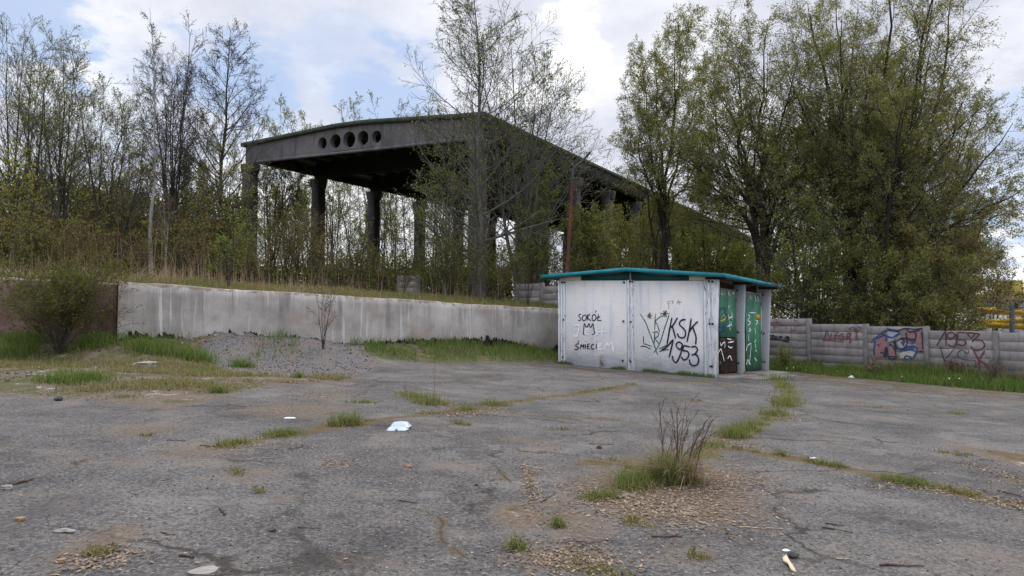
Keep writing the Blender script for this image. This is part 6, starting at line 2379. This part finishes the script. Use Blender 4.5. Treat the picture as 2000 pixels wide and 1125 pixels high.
STICKS = [
    (430, 997, 440, 1008, 7, 'stick', 'stubby brown stick lying with a splintered piece, mid yard'),
    (350, 1088, 382, 1090, 6, 'stick', 'hooked brown stick near the pale stone patch'),
    (582, 1032, 632, 1033, 3, 'stick', 'thin straight twig on bare asphalt below the takeaway box'),
    (776, 977, 815, 983, 4, 'stick', 'curved brown twig on open asphalt below the orange crumb'),
    (1055, 982, 1085, 962, 4, 'stick', 'crooked twig among the soil near the dead leaves'),
    (1272, 1051, 1336, 1050, 6, 'stick', 'dark thick stick just below the leaf litter'),
    (1445, 1032, 1530, 1034, 4, 'stick_pale', 'long pale stick beside the leaf litter'),
    (1606, 1031, 1664, 1041, 5, 'stick', 'dark slanting twig, lower of two close together'),
    (1612, 1022, 1650, 1028, 4, 'stick', 'dark slanting twig, upper of two close together'),
    (1716, 1106, 1803, 1108, 6, 'stick', 'long bark covered stick close to the camera'),
    (1632, 1094, 1662, 1095, 4, 'stick_pale', 'short pale twig by the beige paper scrap'),
    (1151, 868, 1198, 869, 4, 'stick', 'dark straight twig above the pink black scrap'),
    (1018, 908, 1060, 916, 5, 'stick_pale', 'pale split wood piece in the leafy crack'),
    (1950, 962, 2000, 974, 5, 'stick', 'dark stick before the mossy edge patch'),
    (390, 870, 432, 872, 5, 'stick', 'brown stick pointing to the grassy crack'),
    (328, 860, 362, 861, 4, 'stick', 'small twig on the dusty patch near the soil'),
    (512, 897, 555, 893, 3, 'stick', 'thin forked twig below the grassy crack'),
    (18, 948, 66, 936, 8, 'stick', 'dark knotted branch beside a pale stone'),
    (560, 877, 622, 875, 3, 'stick', 'long thin twig under the grass tuft'),
    (442, 791, 480, 795, 4, 'stick', 'small branch between the soil patch and crack'),
    (1360, 1020, 1386, 1028, 5, 'stick_pale', 'pale twig in the lower leaf litter'),
    (312, 1043, 337, 1047, 3, 'stick', 'tiny curved twig near the camera'),
    (600, 1028, 602, 1030, 2, 'stick', None)]
for (u0, v0, u1, v1, r_, mt, lb) in STICKS:
    if lb is None:
        continue
    a, b = np.array(G(u0, v0)), np.array(G(u1, v1))
    rs_ = np.random.default_rng(int(u0 * 7 + v0))
    n_ = 7
    P = np.array([a * (1 - k) + b * k for k in np.linspace(0, 1, n_)]) + rs_.normal(size=(n_, 3)) * np.array([.004, .008, .002])
    rad = r_ * .0011
    P[:, 2] = H(P[:, 0], P[:, 1]) + rad * .9 + .002
    R_ = rad * (1 - .35 * np.linspace(0, 1, n_)) * (1 + .2 * rs_.normal(size=n_))
    pts = [tubes(P[None], R_[None], 7)]
    pp, rr_ = grow(rs_, P[None], R_[None], 2, .25, .8, 45, .22, -.05, .1, 3, .6)
    pp[..., 2] = np.maximum(pp[..., 2], H(pp[..., 0], pp[..., 1]) + .003)
    pts.append(tubes(pp, rr_, 4))
    V, q = join(pts)
    o = link('stick', quads('stick', V, q, [MATS[mt]], None, True))
    tag(o, lb, 'stick', 'sticks on the asphalt')


def lump(name, label, cat, u, v, size, mat, sq=(1, .8, .5), seed=0, group=None):
    p_ = G(u, v)
    bm = bmesh.new()
    bmesh.ops.create_icosphere(bm, subdivisions=2, radius=1.0)
    r = np.random.default_rng(seed + int(u))
    ph = r.random(6) * 6
    for q_ in bm.verts:
        c = q_.co
        k = 1 + .18 * math.sin(3 * c.x + ph[0]) + .16 * math.sin(4 * c.y + ph[1]) + .14 * math.sin(5 * c.z + ph[2]) + .06 * r.normal()
        q_.co = Vector((p_[0] + c.x * k * size * sq[0], p_[1] + c.y * k * size * sq[1], p_[2] + (c.z * k + .75) * size * sq[2]))
    me = bpy.data.meshes.new(name)
    bm.to_mesh(me)
    bm.free()
    me.materials.append(MATS[mat])
    o = link(name, me)
    return tag(o, label, cat, group)


lump('stone', 'pale stone beside the dark knotted branch', 'stone', 14, 954, .035, 'stone_pale', group='loose stones')
lump('stone', 'ochre stone near the dark worn patch', 'stone', 40, 1016, .026, 'ochre', group='loose stones')
lump('stone', 'flat pale stone lying below the ochre one', 'stone', 128, 1040, .05, 'stone_pale', (1, .6, .25), group='loose stones')
lump('stone', 'black lump on the asphalt by the soil patch edge', 'stone', 113, 781, .06, 'stone_dark', (1, .7, .5), group='loose stones')
lump('stone', 'black stone beside the beige paper scrap', 'stone', 1551, 1091, .032, 'stone_dark', (1, .8, .6), group='loose stones')
lump('stone', 'large flat pale slab stone cut by the frame bottom', 'stone', 395, 1119, .075, 'stone_pale', (1, .7, .15), group='loose stones')
lump('stone', 'long pale stone block in the grass under the tarred wall', 'stone', 845, 682, .22, 'stone_pale', (1, .5, .35), group='loose stones')
lump('stone', 'white stone lump in the soil between grass tufts', 'stone', 280, 722, .20, 'stone_pale', (1.3, .6, .35), group='loose stones')
lump('stone', 'pale rock at the edge of the frame under the brown wall', 'stone', 6, 668, .2, 'stone_pale', (1, .6, .6), group='loose stones')
lump('stone', 'small dark stone on open asphalt by the curved twig', 'stone', 931, 948, .016, 'stone_dark', group='loose stones')
lump('stone', 'small brown stone near the thin straight twig', 'stone', 532, 1038, .022, 'stick', group='loose stones')
lump('stone', 'tan pebble near the frame bottom beside the weeds', 'stone', 119, 1098, .022, 'ochre', (1, .7, .5), group='loose stones')
lump('litter_scrap', 'orange red crumb of brick on open asphalt', 'litter', 798, 911, .028, 'brick_red', (1, .7, .35))
lump('litter_scrap', 'black and pink scrap of wrapping under the straight twig', 'litter', 1170, 876, .035, 'stone_dark', (1, .6, .5))
lump('litter_scrap', 'white scrap of tissue in the long crack', 'litter', 1587, 896, .03, 'paper_white', (1.2, .6, .35))
lump('litter_scrap', 'small white scrap above the black stone', 'litter', 1536, 1079, .018, 'paper_white', (1.2, .7, .5))
lump('litter_scrap', 'white scrap of paper in the grass at the fence foot', 'litter', 1662, 740, .07, 'paper_white', (1.2, .6, .5))
lump('litter_scrap', 'white scrap lying above the grassy crack by the soil', 'litter', 567, 818, .045, 'paper_white', (1.4, .6, .25))
lump('litter_scrap', 'white rag caught under the sprawling bush', 'litter', 108, 672, .16, 'paper_white', (1.3, .6, .7))
# beige peel of paper
pts_ = [(1528, 1094), (1536, 1092), (1541, 1100), (1550, 1107), (1556, 1117), (1545, 1117), (1539, 1108), (1530, 1101)]
m = MB()
vv = [np.array(G(*q_)) for q_ in pts_]
up_ = [(*q_[:2], q_[2] + .012 + .012 * math.sin(i * 1.3)) for i, q_ in enumerate(vv)]
lo_ = [(*q_[:2], q_[2] + .006 + .012 * math.sin(i * 1.3)) for i, q_ in enumerate(vv)]
m.V = up_ + lo_
m.P = [list(range(8)), list(range(15, 7, -1))] + [[i, (i + 1) % 8 + 0, (i + 1) % 8 + 8, i + 8] for i in range(8)]
m.M = [0] * len(m.P)
o = m.build('paper_scrap', MATS['paper_beige'])
tag(o, 'curled beige paper scrap near the camera', 'litter')
